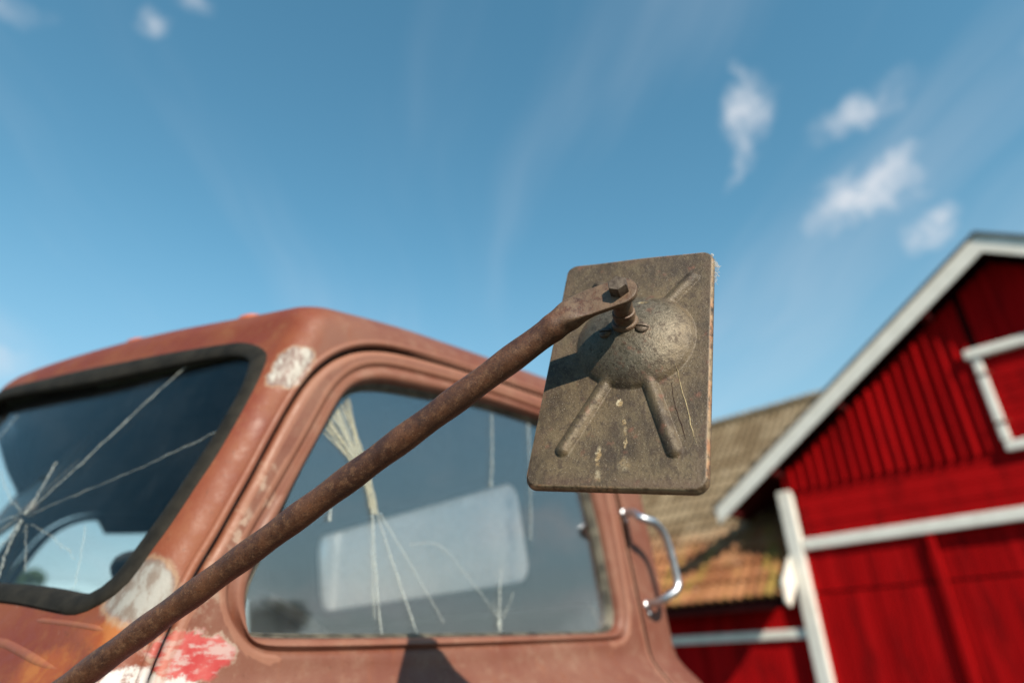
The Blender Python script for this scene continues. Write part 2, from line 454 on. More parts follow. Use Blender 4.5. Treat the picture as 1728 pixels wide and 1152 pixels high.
M['bark'] = m_simple('tree bark', (.07, .055, .045), (.13, .11, .09), 6, .95, 0, .8, .1)
M['leaf_a'] = m_leaf('summer leaves', (.045, .085, .022), (.085, .13, .035))
M['leaf_b'] = m_leaf('dark leaves', (.028, .055, .020), (.055, .085, .028))
M['web'] = m_crack('dusty cobweb', (.75, .72, .66), .75, 900)
M['stain'] = m_simple('yellow lichen stain', (.38, .29, .15), (.50, .42, .27), 300, .85, 0, .3, .2)
M['vinyl'] = m_simple('worn brown vinyl', (.05, .035, .028), (.085, .065, .05), 15, .55, 0, .2)

def m_ground():
    mt, b = material('farmyard grass and gravel')
    P = b.pos
    n1 = b.noise(P, .12, 5, .6)
    n2 = b.noise(P, 3.0, 6, .7)
    gr = b.mix(n2, (.025, .042, .012), (.06, .065, .025))
    gv = b.mix(n2, (.075, .066, .054), (.12, .11, .09))
    r = b.v('LENGTH', b.v('DIVIDE', b.v('SUBTRACT', P, (4, -1, -HZ)), (11, 9, 5)))
    col = b.mix(b.rng(b.m('ADD', r, b.m('MULTIPLY', b.m('SUBTRACT', n1, .5), 1.2)), .8, 1.15), gv, gr)
    finish(b, principled(b, col, .95, 0, b.bump(n2, .6, .05), .15))
    return mt
M['ground'] = m_ground()

# ------------------------------------------------------------------ helpers
def V(*a):
    return Vector(a)

def link(o, parent=None):
    COL.objects.link(o)
    if parent is not None:
        o.parent = parent
    return o

def empty(name, loc):
    o = bpy.data.objects.new(name, None)
    o.location = loc
    o.empty_display_size = .2
    return link(o)

def tag(o, label=None, cat=None, group=None, kind=None):
    if label: o['label'] = label
    if cat: o['category'] = cat
    if group: o['group'] = group
    if kind: o['kind'] = kind
    return o

def root_of(p):
    while p is not None and p.parent is not None:
        p = p.parent
    return p

def mk(name, verts, faces, mat, parent=None, smooth=None, eye=True, recalc=True):
    """mesh from eye-relative coordinates; its origin is the root's origin"""
    r = root_of(parent)
    off = r.location if r is not None else V(0, 0, 0)
    dz = HZ if eye else 0
    me = bpy.data.meshes.new(name)
    me.from_pydata([(v[0] - off.x, v[1] - off.y, v[2] + dz - off.z) for v in verts], [], faces)
    mats = mat if isinstance(mat, (list, tuple)) else [mat]
    for k in mats:
        me.materials.append(M[k])
    if recalc:
        bm = bmesh.new()
        bm.from_mesh(me)
        bmesh.ops.recalc_face_normals(bm, faces=bm.faces)
        bm.to_mesh(me)
        bm.free()
    if smooth is not None:
        me.shade_smooth()
        me.set_sharp_from_angle(angle=math.radians(smooth))
    me.update()
    return link(bpy.data.objects.new(name, me), parent)

def cat(pts, n, closed=False):
    """Catmull-Rom through pts, n samples, even in arc length"""
    P = [Vector(p) for p in pts]
    m = len(P)
    out = []
    segs = m if closed else m - 1
    for i in range(segs):
        if closed:
            a, b, c, d = P[i - 1], P[i], P[(i + 1) % m], P[(i + 2) % m]
        else:
            b, c = P[i], P[i + 1]
            a = P[i - 1] if i else b + (b - c)
            d = P[i + 2] if i + 2 < m else c + (c - b)
        for k in range(16):
            t = k / 16
            out.append(.5 * ((2 * b) + (c - a) * t + (2 * a - 5 * b + 4 * c - d) * t * t + (3 * b - a - 3 * c + d) * t ** 3))
    out.append(P[0].copy() if closed else P[-1].copy())
    L = [0]
    for i in range(1, len(out)):
        L.append(L[-1] + (out[i] - out[i - 1]).length)
    res = []
    j = 0
    cnt = n if closed else n - 1
    for i in range(n):
        s = L[-1] * i / cnt
        while j < len(L) - 2 and L[j + 1] < s:
            j += 1
        t = (s - L[j]) / max(1e-9, L[j + 1] - L[j])
        res.append(out[j].lerp(out[j + 1], min(1, max(0, t))))
    return res

def tube(path, rad, seg=14, caps=True, up=None):
    """verts, faces of a round tube; rad a number or a list"""
    P = [Vector(p) for p in path]
    vs, fs = [], []
    t0 = (P[1] - P[0]).normalized()
    nrm = t0.orthogonal().normalized() if up is None else (up - t0 * up.dot(t0)).normalized()
    for i, p in enumerate(P):
        t = ((P[min(i + 1, len(P) - 1)] - P[max(i - 1, 0)])).normalized()
        nrm = (nrm - t * nrm.dot(t)).normalized()
        bn = t.cross(nrm)
        r = rad[i] if isinstance(rad, (list, tuple)) else rad
        for k in range(seg):
            a = 2 * math.pi * k / seg
            vs.append(p + nrm * (r * math.cos(a)) + bn * (r * math.sin(a)))
    for i in range(len(P) - 1):
        for k in range(seg):
            fs.append((i * seg + k, i * seg + (k + 1) % seg, (i + 1) * seg + (k + 1) % seg, (i + 1) * seg + k))
    if caps:
        fs.append(tuple(range(seg - 1, -1, -1)))
        fs.append(tuple((len(P) - 1) * seg + k for k in range(seg)))
    return vs, fs

def box(c, s, R=None, bev=0.0):
    """verts, faces of a (chamfered) box; c centre, s full sizes, R rotation matrix"""
    bm = bmesh.new()
    bmesh.ops.create_cube(bm, size=1)
    bmesh.ops.scale(bm, vec=s, verts=bm.verts)
    if bev:
        bmesh.ops.bevel(bm, geom=bm.edges[:], offset=bev, segments=1, affect='EDGES')
    vs = [(R @ v.co if R else v.co.copy()) + Vector(c) for v in bm.verts]
    bm.verts.index_update()
    fs = [tuple(v.index for v in f.verts) for f in bm.faces]
    bm.free()
    return vs, fs

def join(*vf):
    vs, fs = [], []
    for v, f in vf:
        o = len(vs)
        vs += list(v)
        fs += [tuple(i + o for i in q) for q in f]
    return vs, fs

def loft(rings, closed=True):
    vs, fs = [], []
    n = len(rings[0])
    for r in rings:
        vs += r
    for i in range(len(rings) - 1):
        for k in range(n if closed else n - 1):
            fs.append((i * n + k, i * n + (k + 1) % n, (i + 1) * n + (k + 1) % n, (i + 1) * n + k))
    return vs, fs

def lathe(c, axis, prof, seg=20):
    """prof: list of (radius, height along axis)"""
    ax = Vector(axis).normalized()
    e1 = ax.orthogonal().normalized()
    e2 = ax.cross(e1)
    rings = [[Vector(c) + ax * h + (e1 * math.cos(2 * math.pi * k / seg) + e2 * math.sin(2 * math.pi * k / seg)) * r for k in range(seg)] for r, h in prof]
    vs, fs = loft(rings)
    fs.append(tuple(range(seg - 1, -1, -1)))
    fs.append(tuple((len(prof) - 1) * seg + k for k in range(seg)))
    return vs, fs

# ------------------------------------------------------------------ cab hull
YC=1.77; YS=.9
def sstep(a,b,x):
    t=min(1,max(0,(x-a)/(b-a))); return t*t*(3-2*t)
def front_x(y,z):
    zz=max(z,-.15); t=math.sqrt((y-YC)**2+.035**2)
    return .245+.3875*(zz-.07)-.335*(.79-t)
def flare(z): return .060*sstep(-.005,-.11,z)
def rear_x(z): return 1.455-.16*(z-.1)
def plan(z,n_rear=14,n_side=34,n_arc=9,n_front=22,n_arc2=8):
    """half outline (left side) from rear centre to front centre, list of (x,y)"""
    ys=YS-flare(z); xr=rear_x(z)+.02*sstep(.0,-.1,z); r2=.09
    pts=[]
    for i in range(n_rear): pts.append((xr,YC-(YC-ys-r2)*i/n_rear))
    for i in range(n_arc2+1):
        a=i/n_arc2*math.pi/2; pts.append((xr-r2+r2*math.cos(a),ys+r2-r2*math.sin(a)))
    fx0=front_x(ys,z)-.5*flare(z)
    # front line local slope
    fx=lambda y: front_x(y,z)-.5*flare(z)
    s=(fx(ys+.1)-fx(ys))/.1
    ang=math.atan2(1,s)              # direction of front line (dx=s,dy=1)
    r=.055; interior=math.pi-ang if False else math.acos(max(-1,min(1,(1*s)/math.hypot(s,1))))
    tl=r/math.tan(interior/2)
    x1=fx0+tl; L=math.hypot(s,1); d=(s/L,1/L)
    p1=(x1,ys); p2=(fx0+d[0]*tl,ys+d[1]*tl)
    c=(x1,ys+r)
    xs=xr-r2
    for i in range(1,n_side): pts.append((xs+(x1-xs)*i/n_side,ys))
    a0=math.atan2(p1[1]-c[1],p1[0]-c[0]); a1=math.atan2(p2[1]-c[1],p2[0]-c[0])
    while a1>a0: a1-=2*math.pi
    for i in range(n_arc+1):
        a=a0+(a1-a0)*i/n_arc; pts.append((c[0]+r*math.cos(a),c[1]+r*math.sin(a)))
    y2=p2[1]
    for i in range(1,n_front+1):
        y=y2+(YC-y2)*i/n_front; pts.append((fx(y),y))
    return pts
def hull():
    Z0=.525;B=.20;XC=1.0
    levels=[Z0]+[Z0-(Z0-.04)*i/16 for i in range(1,17)]+[.02-.02*i for i in range(0,9)]+[-.2,-.3,-.45,-.6,-.75,-.9]
    rows=[]
    base=plan(Z0)
    n=len(base)
    def z0(p):
        u=(p[1]-YC)/.87
        f=sstep(.7,.3,p[0])
        return Z0+f*(.052-.072*u*u)
    for k in range(0,23):
        th=k/23*math.pi/2
        rho=math.sin(th) if k else 0.02
        row=[]
        m=.75*(1-rho)
        for i,p in enumerate(base):
            ux,uy=p[0]-XC,p[1]-YC
            # ellipse direction
            ex=(1.44-XC) if ux>0 else (XC-.3)
            q=math.sqrt((ux/ex)**2+(uy/.87)**2)
            e=(ux/q,uy/q)
            x=XC+rho*((1-m)*ux+m*e[0]); y=YC+rho*((1-m)*uy+m*e[1])
            z=z0(p)+B*math.sqrt(max(0,1-rho*rho))
            row.append((x,y,z))
        rows.append(row)
    for z in levels:
        row=[]
        for p,b in zip(plan(z),base):
            zz=z
            if z>.30: zz=z+(z0(b)-Z0)*sstep(.30,Z0,z)
            row.append((p[0] if True else 0,p[1],zz))
        rows.append(row)
    # mirror to closed outline
    full=[]
    for r in rows:
        mir=[(x,2*YC-y,z) for x,y,z in reversed(r[1:-1])]
        full.append(r+mir)
    return full

# ------------------------------------------------------------------ ground
def build_ground():
    n = 40
    vs, fs = [], []
    R_ = 900
    for i in range(n + 1):
        for j in range(n + 1):
            u, v = (i / n * 2 - 1), (j / n * 2 - 1)
            x, y = R_ * u * abs(u), R_ * v * abs(v)
            vs.append((x, y, 0))
    for i in range(n):
        for j in range(n):
            a = i * (n + 1) + j
            fs.append((a, a + n + 1, a + n + 2, a + 1))
    tag(mk('ground', vs, fs, 'ground', eye=False), kind='structure')
build_ground()

# ------------------------------------------------------------------ truck
truck = tag(empty('truck', (.85, YC, 0)), 'old rusty red cab-over truck with cracked windows parked before the barn', 'truck')

# door outline, crease and glass outline on the cab side, (x, z), each as left, top, right, bottom runs
G_ = [[(.310, .036), (.315, .048), (.331, .107), (.352, .15), (.375, .21), (.391, .247), (.402, .279), (.442, .378), (.47, .427), (.502, .464)],
      [(.502, .464), (.545, .493), (.583, .504), (.659, .513), (.816, .519), (1.02, .517), (1.13, .511), (1.195, .49), (1.225, .455)],
      [(1.225, .455), (1.245, .38), (1.264, .29), (1.29, .149), (1.305, .06), (1.308, .04)],
      [(1.308, .04), (1.315, -.003), (1.33, -.12), (1.345, -.4), (1.335, -.70), (1.325, -.77), (1.29, -.80), (1.0, -.81), (.6, -.81), (.36, -.80), (.325, -.77), (.305, -.70), (.29, -.4), (.288, -.12), (.297, -.007), (.305, .027), (.310, .036)]]
V_ = [[(.398, .047), (.383, .071), (.377, .097), (.385, .125), (.402, .166), (.441, .251), (.479, .335), (.507, .40), (.533, .438)],
      [(.533, .438), (.562, .463), (.601, .474), (.704, .480), (.851, .484), (1.005, .48), (1.10, .475), (1.16, .455), (1.185, .42)],
      [(1.185, .42), (1.20, .38), (1.214, .321), (1.227, .246), (1.24, .132), (1.245, .07), (1.238, .04)],
      [(1.238, .04), (1.215, .023), (1.048, .019), (.71, .017), (.453, .019), (.422, .030), (.398, .047)]]
K_ = [[(.412, .056), (.403, .073), (.403, .098), (.414, .12), (.443, .204), (.464, .261), (.522, .392), (.533, .402)],
      [(.533, .402), (.56, .417), (.603, .425), (.704, .433), (.824, .446), (.989, .444), (1.06, .435), (1.095, .415)],
      [(1.095, .415), (1.115, .37), (1.132, .311), (1.154, .228), (1.173, .116), (1.181, .073), (1.178, .05)],
      [(1.178, .05), (1.16, .041), (1.05, .037), (.44, .041), (.412, .056)]]
NS = (44, 44, 36, 120)
def ring2(runs, sc=1.0, smooth=10):
    out = []
    for r, n in zip(runs, NS):
        out += [Vector((p.x * sc, p.y * sc)) for p in cat([(x, z, 0) for x, z in r], n + 1)][:-1]
    for it in range(smooth):                    # round off the joints between runs
        out = [out[i] * .5 + (out[i - 1] + out[(i + 1) % len(out)]) * .25 for i in range(len(out))]
    return out
RG, RV, RK = ring2(G_), ring2(V_), ring2(K_, 1.026)

def toward(a, b, d):
    out = []
    for p, q in zip(a, b):
        L = (q - p).length
        out.append(p.lerp(q, min(.9, d / max(L, 1e-6))))
    return out
def mixr(a, b, t):
    return [p.lerp(q, t) for p, q in zip(a, b)]
def side(z):
    return YS - flare(z)
def lift(r, dy):
    return [V(p.x, side(p.y) + dy, p.y) for p in r]
def mir(vs):
    return [V(v[0], 2 * YC - v[1], v[2]) for v in vs]

# --- windshield outline (y, z)
WO = [(1.77, .586), (1.698, .583), (1.596, .573), (1.451, .56), (1.311, .544), (1.194, .531), (1.057, .511), (1.014, .501), (.969, .478), (.938, .452), (.928, .424), (.922, .382), (.919, .336), (.918, .272), (.921, .22), (.924, .17), (.929, .14), (.934, .105), (.948, .087), (.969, .075), (.984, .070), (1.01, .067), (1.062, .075), (1.125, .086), (1.199, .096), (1.40, .118), (1.60, .130), (1.77, .134)]
WI = [(1.77, .552), (1.662, .543), (1.548, .528), (1.381, .505), (1.194, .489), (1.072, .478), (1.014, .467), (.98, .448), (.971, .429), (.957, .385), (.951, .312), (.957, .234), (.960, .209), (.967, .17), (.974, .136), (.979, .118), (.990, .105), (1.005, .098), (1.028, .098), (1.081, .108), (1.144, .118), (1.246, .131), (1.42, .150), (1.60, .162), (1.77, .166)]
def wcurve(c, n=110):
    h = cat([(y, z, 0) for y, z in c], n)
    L = [(p.x, p.y) for p in h]
    return L + [(2 * YC - y, z) for y, z in reversed(L[1:-1])]
CO, CI = wcurve(WO), wcurve(WI)

rows = hull()
NCOL = len(rows[0])
vs, fs = loft([[V(*p) for p in r] for r in rows])
fs.append(tuple(range(NCOL)))
shell = mk('cab_shell', vs, fs, ['paint', 'inner'], truck)
hullbvh = BVHTree.FromPolygons([Vector(v) for v in vs], fs)
def skin(p, d):
    h = hullbvh.ray_cast(Vector(p), Vector(d))
    return h[0], h[1]
def hull_x(y, z):
    h = hullbvh.ray_cast(V(-1, y, z), V(1, 0, 0))
    return h[0].x if h[0] is not None else front_x(y, z)

def closed_prism(front, back):
    n = len(front)
    cf = sum((Vector(p) for p in front), V(0, 0, 0)) / n
    cb = sum((Vector(p) for p in back), V(0, 0, 0)) / n
    vs_ = [Vector(p) for p in front] + [Vector(p) for p in back] + [cf, cb]
    f = [(i, (i + 1) % n, n + (i + 1) % n, n + i) for i in range(n)]
    f += [(2 * n, (i + 1) % n, i) for i in range(n)] + [(2 * n + 1, n + i, n + (i + 1) % n) for i in range(n)]
    return vs_, f

def cut_ring(c, k=1.0):
    cy, cz = YC, .33
    return [(cy + (y - cy) * k, cz + (z - cz) * k) for y, z in c]
midw = [((a[0] + b[0]) / 2, (a[1] + b[1]) / 2) for a, b in zip(CO, CI)]
cutters = []
def wcentre(vsf, x):
    vs_, f = vsf
    n = (len(vs_) - 2) // 2
    vs_[2 * n] = V(x, YC, .33)
    return vs_, f
w_ = closed_prism([(front_x(y, z) - .15, y, z) for y, z in midw], [(front_x(y, z) + .06, y, z) for y, z in midw])
n_ = len(midw)
w_[0][2 * n_] = V(front_x(YC, .33) - .15, YC, .33)
w_[0][2 * n_ + 1] = V(front_x(YC, .33) + .06, YC, .33)
cutters.append(w_)
og = RG
cutters.append(closed_prism([(p.x, .7, p.y) for p in og], [(p.x, .98, p.y) for p in og]))
cutters.append(closed_prism([(p.x, 2 * YC - .98, p.y) for p in og], [(p.x, 2 * YC - .7, p.y) for p in og]))
# rear window opening
RW = (1.335, 2.500, .182, .474)
def rrect(y0, y1, z0, z1, r, n=8):
    out = []
    for cy, cz, a0 in ((y1 - r, z1 - r, 0), (y0 + r, z1 - r, 90), (y0 + r, z0 + r, 180), (y1 - r, z0 + r, 270)):
        for k in range(n + 1):
            a = math.radians(a0 + 90 * k / n)
            out.append((cy + r * math.cos(a), cz + r * math.sin(a)))
    return out
rr = rrect(*RW, .055)
cutters.append(closed_prism([(1.25, y, z) for y, z in rr], [(1.7, y, z) for y, z in rr]))

sm = shell.modifiers.new('solid', 'SOLIDIFY')
sm.thickness = .022
sm.offset = -1
sm.material_offset = 1
tmp = []
for cv, cf_ in cutters:
    c = mk('cutter', cv, cf_, 'inner', truck)
    tmp.append(c)
    bm_ = shell.modifiers.new('cut', 'BOOLEAN')
    bm_.operation = 'DIFFERENCE'
    bm_.solver = 'EXACT'
    bm_.object = c
dg = bpy.context.evaluated_depsgraph_get()
me = bpy.data.meshes.new_from_object(shell.evaluated_get(dg))
shell.modifiers.clear()
shell.data = me
me.shade_smooth()
me.set_sharp_from_angle(angle=math.radians(32))
for c in tmp:
    bpy.data.objects.remove(c, do_unlink=True)

# --- doors with pressed window frame
def build_door(mirror):
    RV, RK = globals()['RV'], globals()['RK']
    if mirror:
        # slimmer window frame on the far side
        RV = [toward([g_], [p], .014)[0] if i < NS[0] + 8 else p for i, (p, g_) in enumerate(zip(RV, RG))]
        RK = [toward([v_], [p], .014)[0] if i < NS[0] + 8 else p for i, (p, v_) in enumerate(zip(RK, RV))]
    rings = []
    e0 = toward(RG, RV, .0055)
    rings.append(lift(e0, .030))
    rings.append(lift(e0, .006))
    rings.append(lift(toward(RG, RV, .0075), .0005))
    rings.append(lift(toward(RG, RV, .0125), -.002))
    for t in (.05, .1, .16, .22, .3, .38, .46, .54, .6, .66, .72, .77, .81, .85, .88, .91, .935, .96, .975):
        rings.append(lift([p.lerp(q, min(max(t, .016 / max(1e-6, (q - p).length)), max(.3, 1 - .011 / max(1e-6, (q - p).length)))) for p, q in zip(RG, RV)], -.0025))
    rings.append(lift(toward(RV, RG, .008), -.002))
    rings.append(lift(toward(RV, RG, .003), .0005))
    rings.append(lift(RV, .0045))
    rings.append(lift(toward(RV, RK, .004), .001))
    rings.append(lift(mixr(RV, RK, .28), -.0035))
    rings.append(lift(mixr(RV, RK, .48), -.003))
    rings.append(lift(mixr(RV, RK, .64), .002))
    rings.append(lift(mixr(RV, RK, .72), .010))
    rings.append(lift(mixr(RV, RK, .74), .034))
    v, f = loft(rings)
    if mirror:
        v = mir(v)
    d = mk('door', v, f, 'paint', truck, 50)
    tag(d, 'rusty cab door with flaked red and white paint at its front edge' if not mirror else 'far-side cab door')
    # rubber and felt channel round the glass
    rings = [lift(mixr(RV, RK, .70), .016), lift(mixr(RV, RK, .76), .0145), lift(mixr(RV, RK, .84), .016), lift(mixr(RV, RK, .87), .021),
             lift(mixr(RV, RK, .93), .0195), lift(mixr(RV, RK, .99), .0215), lift(mixr(RV, RK, 1.02), .027), lift(mixr(RV, RK, 1.02), .036)]
    v, f = loft(rings)
    mk('window_seal', mir(v) if mirror else v, f, 'felt', d, 50)
    # inner door skin
    rings = [lift(toward(RG, RV, .006), .032), lift(mixr(RG, RV, .5), .04), lift(mixr(RV, RK, .3), .04), lift(mixr(RV, RK, .95), .037)]
    v, f = loft(rings)
    mk('inner_panel', mir(v) if mirror else v, f, 'inner', d, 50)
    # pane
    n = len(RK)
    rk = mixr(RV, RK, .97)
    a = [V(p.x, YS + .026, p.y) for p in rk]
    b = [V(p.x, YS + .030, p.y) for p in rk]
    v, f = a + b, [tuple(range(n)), tuple(range(2 * n - 1, n - 1, -1))] + [(i, (i + 1) % n, n + (i + 1) % n, n + i) for i in range(n)]
    p = mk('window_glass', mir(v) if mirror else v, f, 'side_glass', truck)
    tag(p, 'cracked side window reflecting blue sky' if not mirror else 'far-side window')
    return d, p
door, pane = build_door(False)
build_door(True)

# --- raised gutter that frames the door opening
def rail(mirror):
    path = []
    cx = Vector((.8, .2))
    seq = RG[sum(NS) - 10:] + RG[:NS[0] + NS[1] + 22]
    out = []
    for i, p in enumerate(seq):
        t = (seq[min(i + 1, len(seq) - 1)] - seq[max(i - 1, 0)]).normalized()
        nrm = Vector((-t.y, t.x))
        q = p + nrm * .0075
        out.append(V(q.x, side(q.y) - .0025 + max(0, q.y - .515) * .6, q.y))
    v, f = tube(out, .0062, 10)
    mk('drip_rail', mir(v) if mirror else v, f, 'paint', truck, 60)
rail(False)
rail(True)

# --- windshield: rubber, panes, centre post
def fx3(y, z, d):
    return V(hull_x(y, z) + d, y, z)
def wring(t, d, push=0.0):
    out = []
    for (a, b), (c, e) in zip(CO, CI):
        y, z = a + (c - a) * t, b + (e - b) * t
        out.append(fx3(y, z, d))
    return out
seal = [wring(.06, .004), wring(.09, -.001), wring(.20, -.0045), wring(.45, -.0055), wring(.70, -.0045), wring(.86, -.001), wring(.93, .005), wring(.95, .013)]
v, f = loft(seal)
sealo = mk('windshield_seal', v, f, 'rubber', truck, 45)
post = [V(front_x(YC, z), YC, z) for z in (.15, .25, .35, .45, .56)]
v, f = tube(post, .011, 10)
mk('centre_post', v, f, 'rubber', truck, 60)
def glass_half(sgn):
    n = 90
    h = cat([(y, z, 0) for y, z in WI], n)
    ring = [(p.x, p.y) for p in h]
    ring += [(YC, ring[-1][1] + (ring[0][1] - ring[-1][1]) * k / 10) for k in range(1, 10)]
    c = (1.35, .31)
    rings = []
    for dx in (0, .005):
        for t in ((1, .75, .5, .25, .02) if dx == 0 else (.02, .25, .5, .75, 1)):
            rings.append([V(front_x(c[0] + (y - c[0]) * t * 1.012, c[1] + (z - c[1]) * t * 1.012) + .008 + dx, c[0] + (y - c[0]) * t * 1.012, c[1] + (z - c[1]) * t * 1.012) for y, z in ring])
    v, f = loft(rings + [rings[0]])
    if sgn:
        v = mir(v)
    o = mk('windshield_pane', v, f, 'wind_glass', truck, 60)
    tag(o, 'left windshield pane with a star crack' if not sgn else 'right windshield pane')
    return o
wpane = glass_half(0)
glass_half(1)

# --- rear window, dusty
n = len(rr)
a = [V(1.42, y, z) for y, z in rrect(RW[0] - .005, RW[1] + .005, RW[2] - .005, RW[3] + .005, .055)]
b = [p + V(.004, 0, 0) for p in a]
slope = -.16
a = [V(rear_x(p.z) - .012, p.y, p.z) for p in a]
b = [p + V(.004, 0, 0) for p in a]
v, f = a + b, [tuple(range(n)), tuple(range(2 * n - 1, n - 1, -1))] + [(i, (i + 1) % n, n + (i + 1) % n, n + i) for i in range(n)]
rwp = tag(mk('rear_window', v, f, 'dusty', truck), 'dust-whitened rear cab window')
rng_ = [[V(rear_x(z) + dx, (RW[0] + RW[1]) / 2 + (y - (RW[0] + RW[1]) / 2) * k, .328 + (z - .328) * k2) for y, z in rr] for dx, k, k2 in ((.006, 1.03, 1.09), (.010, 1.015, 1.05), (.006, .985, .955), (-.02, .985, .955), (-.03, 1.0, 1.0), (-.028, 1.03, 1.09))]
v, f = loft(rng_)
mk('window_seal', v, f, 'rubber', rwp, 50)

# --- front panel pressings, seam and low nose
def strip(name, pts, rad, mat, parent, off=0.0, flat=.5):
    path = []
    for y, z in pts:
        path.append(V(hull_x(y, z) - off, y, z))
    v, f = tube(path, [rad * min(1, .3 + 4 * min(i, len(path) - 1 - i) / len(path)) for i in range(len(path))], 10)
    return mk(name, v, f, mat, parent, 60)
cr = cat([(1.77, .075, 0), (1.5, .074, 0), (1.3, .067, 0), (1.13, .043, 0), (1.087, .034, 0), (1.025, .018, 0), (.957, .002, 0), (.925, -.012, 0), (.91, -.06, 0)], 60)
for sg in (0, 1):
    pts = [(p.x if not sg else 2 * YC - p.x, p.y) for p in cr]
    strip('panel_ridge', pts, .0085, 'paint', truck, -.0072)
sm_ = cat([(1.10, .070, 0), (1.002, .058, 0), (.949, .050, 0), (.915, .043, 0)], 24)
strip('panel_ridge', [(p.x, p.y) for p in sm_], .005, 'paint', truck, -.0040)

# --- roof marker lamps
def roof_lamp(x, y):
    p, nrm = skin((x, y, 2), (0, 0, -1))
    if nrm.z < 0:
        nrm = -nrm
    v, f = lathe(p - nrm * .006, nrm, [(.030, 0), (.030, .005), (.026, .007), (.022, .008), (.021, .011), (.017, .0145), (.010, .0165), (.004, .017)], 18)
    v = [V(p.x + (q.x - p.x) * 1.0, p.y + (q.y - p.y) * 1.25, q.z) for q in v]
    mk('marker_lamp', v, f, 'lamp', truck, 50)
for x, y in ((.462, 1.165), (.355, 1.50), (.355, 2 * YC - 1.50), (.462, 2 * YC - 1.165)):
    roof_lamp(x, y)

# --- grab handle behind the door
hp = [(1.272, .897, .285), (1.272, .875, .283), (1.258, .846, .266), (1.275, .832, .2575), (1.29, .83, .254), (1.318, .83, .236), (1.335, .83, .205), (1.348, .83, .150), (1.350, .83, .128), (1.340, .833, .112), (1.325, .85, .100), (1.322, .872, .092), (1.322, .897, .090)]
v, f = tube(cat(hp, 60), .0088, 12)
gh = mk('grab_handle', v, f, 'chrome', truck, 60)
for c in ((1.272, .896, .285), (1.322, .897, .088)):
    v, f = lathe(c, (0, -1, 0), [(.0115, -.004), (.0115, .001), (.0095, .003), (.008, .004)], 16)
    mk('mounting_foot', v, f, 'chrome', gh, 40)
    v, f = lathe(V(*c) + V(0, -.002, -.017), (0, -1, 0), [(.0045, 0), (.0045, .002), (.0025, .0035)], 10)
    mk('screw', v, f, 'chrome', gh, 40)

# --- cracks
def ribbon(name, pts, w0, w1, y, mat, parent, wob=.0, seed=0, n=14, thick=.0006):
    """thin sliver on the side glass, pts (x, z)"""
    rnd = random.Random(seed)
    P = cat([(x, z, 0) for x, z in pts], n)
    vs_, fs_ = [], []
    for i, p in enumerate(P):
        t = (P[min(i + 1, n - 1)] - P[max(i - 1, 0)]).normalized()
        s_ = Vector((-t.y, t.x, 0))
        w = w0 + (w1 - w0) * i / (n - 1)
        w *= .75 + .5 * rnd.random()
        o = s_ * (wob * (rnd.random() - .5))
        for k in (-.5, .5):
            q = p + o + s_ * w * k
            vs_.append(V(q.x, y, q.y))
        for k in (.5, -.5):
            q = p + o + s_ * w * k
            vs_.append(V(q.x, y - thick, q.y))
    for i in range(n - 1):
        for k in range(4):
            fs_.append((i * 4 + k, i * 4 + (k + 1) % 4, i * 4 + 4 + (k + 1) % 4, i * 4 + 4 + k))
    fs_ += [(3, 2, 1, 0), tuple((n - 1) * 4 + k for k in range(4))]
    return mk(name, vs_, fs_, mat, parent)
yg = YS + .0255
SIDE_CR = []
rf = random.Random(3)
for k in range(11):                                      # fan of crazing from the corner of the glass
    t = k / 10
    top = (.503 + (.550 - .503) * t + rf.uniform(-.003, .003), .345 + (.414 - .345) * t)
    e = (.590 + rf.uniform(-.010, .006), .284 + rf.uniform(-.012, .014))
    mid = ((top[0] + e[0]) / 2 + rf.uniform(-.002, .003), (top[1] + e[1]) / 2 + rf.uniform(-.003, .003))
    SIDE_CR.append(('tape', [top, mid, e], .0020 + .003 * rf.random(), .0020 + .002 * rf.random()))
SIDE_CR.append(('crack_faint', [(.532, .376), (.560, .332), (.582, .286)], .030, .014))
for k in range(4):
    SIDE_CR.append(('tape', [(.580 + .004 * k, .298), (.597 + .004 * k, .253), (.609 + .0035 * k, .219)], .0040, .0030))
SIDE_CR += [('crack', [(.608, .225), (.617, .16), (.625, .098), (.637, .036)], .0022, .0032),
           ('crack_faint', [(.610, .230), (.612, .16), (.622, .06)], .004, .003),
           ('crack', [(.615, .226), (.640, .172), (.657, .135), (.705, .036)], .0022, .0034), ('crack_faint', [(.622, .222), (.687, .146), (.737, .083), (.759, .055)], .004, .002),
           ('crack_faint', [(.686, .175), (.749, .179), (.817, .128), (.884, .065)], .002, .002), ('crack_faint', [(.885, .452), (.884, .373), (.877, .298)], .005, .006),
           ('crack', [(.896, .147), (.89, .095), (.888, .04)], .0015, .005), ('crack_faint', [(.994, .455), (.991, .34), (.982, .205)], .006, .003),
           ('crack_faint', [(.873, .09), (.888, .053)], .002, .003), ('crack_faint', [(.927, .106), (.894, .06)], .002, .003), ('crack', [(.532, .219), (.531, .199)], .003, .005)]
for i, (m_, p, a, b) in enumerate(SIDE_CR):
    ribbon('crack', p, a, b, yg - .00012 * i, m_, pane, .0015, i)
# impact chip at the foot of the upright crack
v, f = lathe((.888, yg - .002, .052), (0, -1, 0), [(.006, 0), (.005, .002), (.002, .003)], 9)
mk('impact_chip', v, f, 'crack', pane, 60)

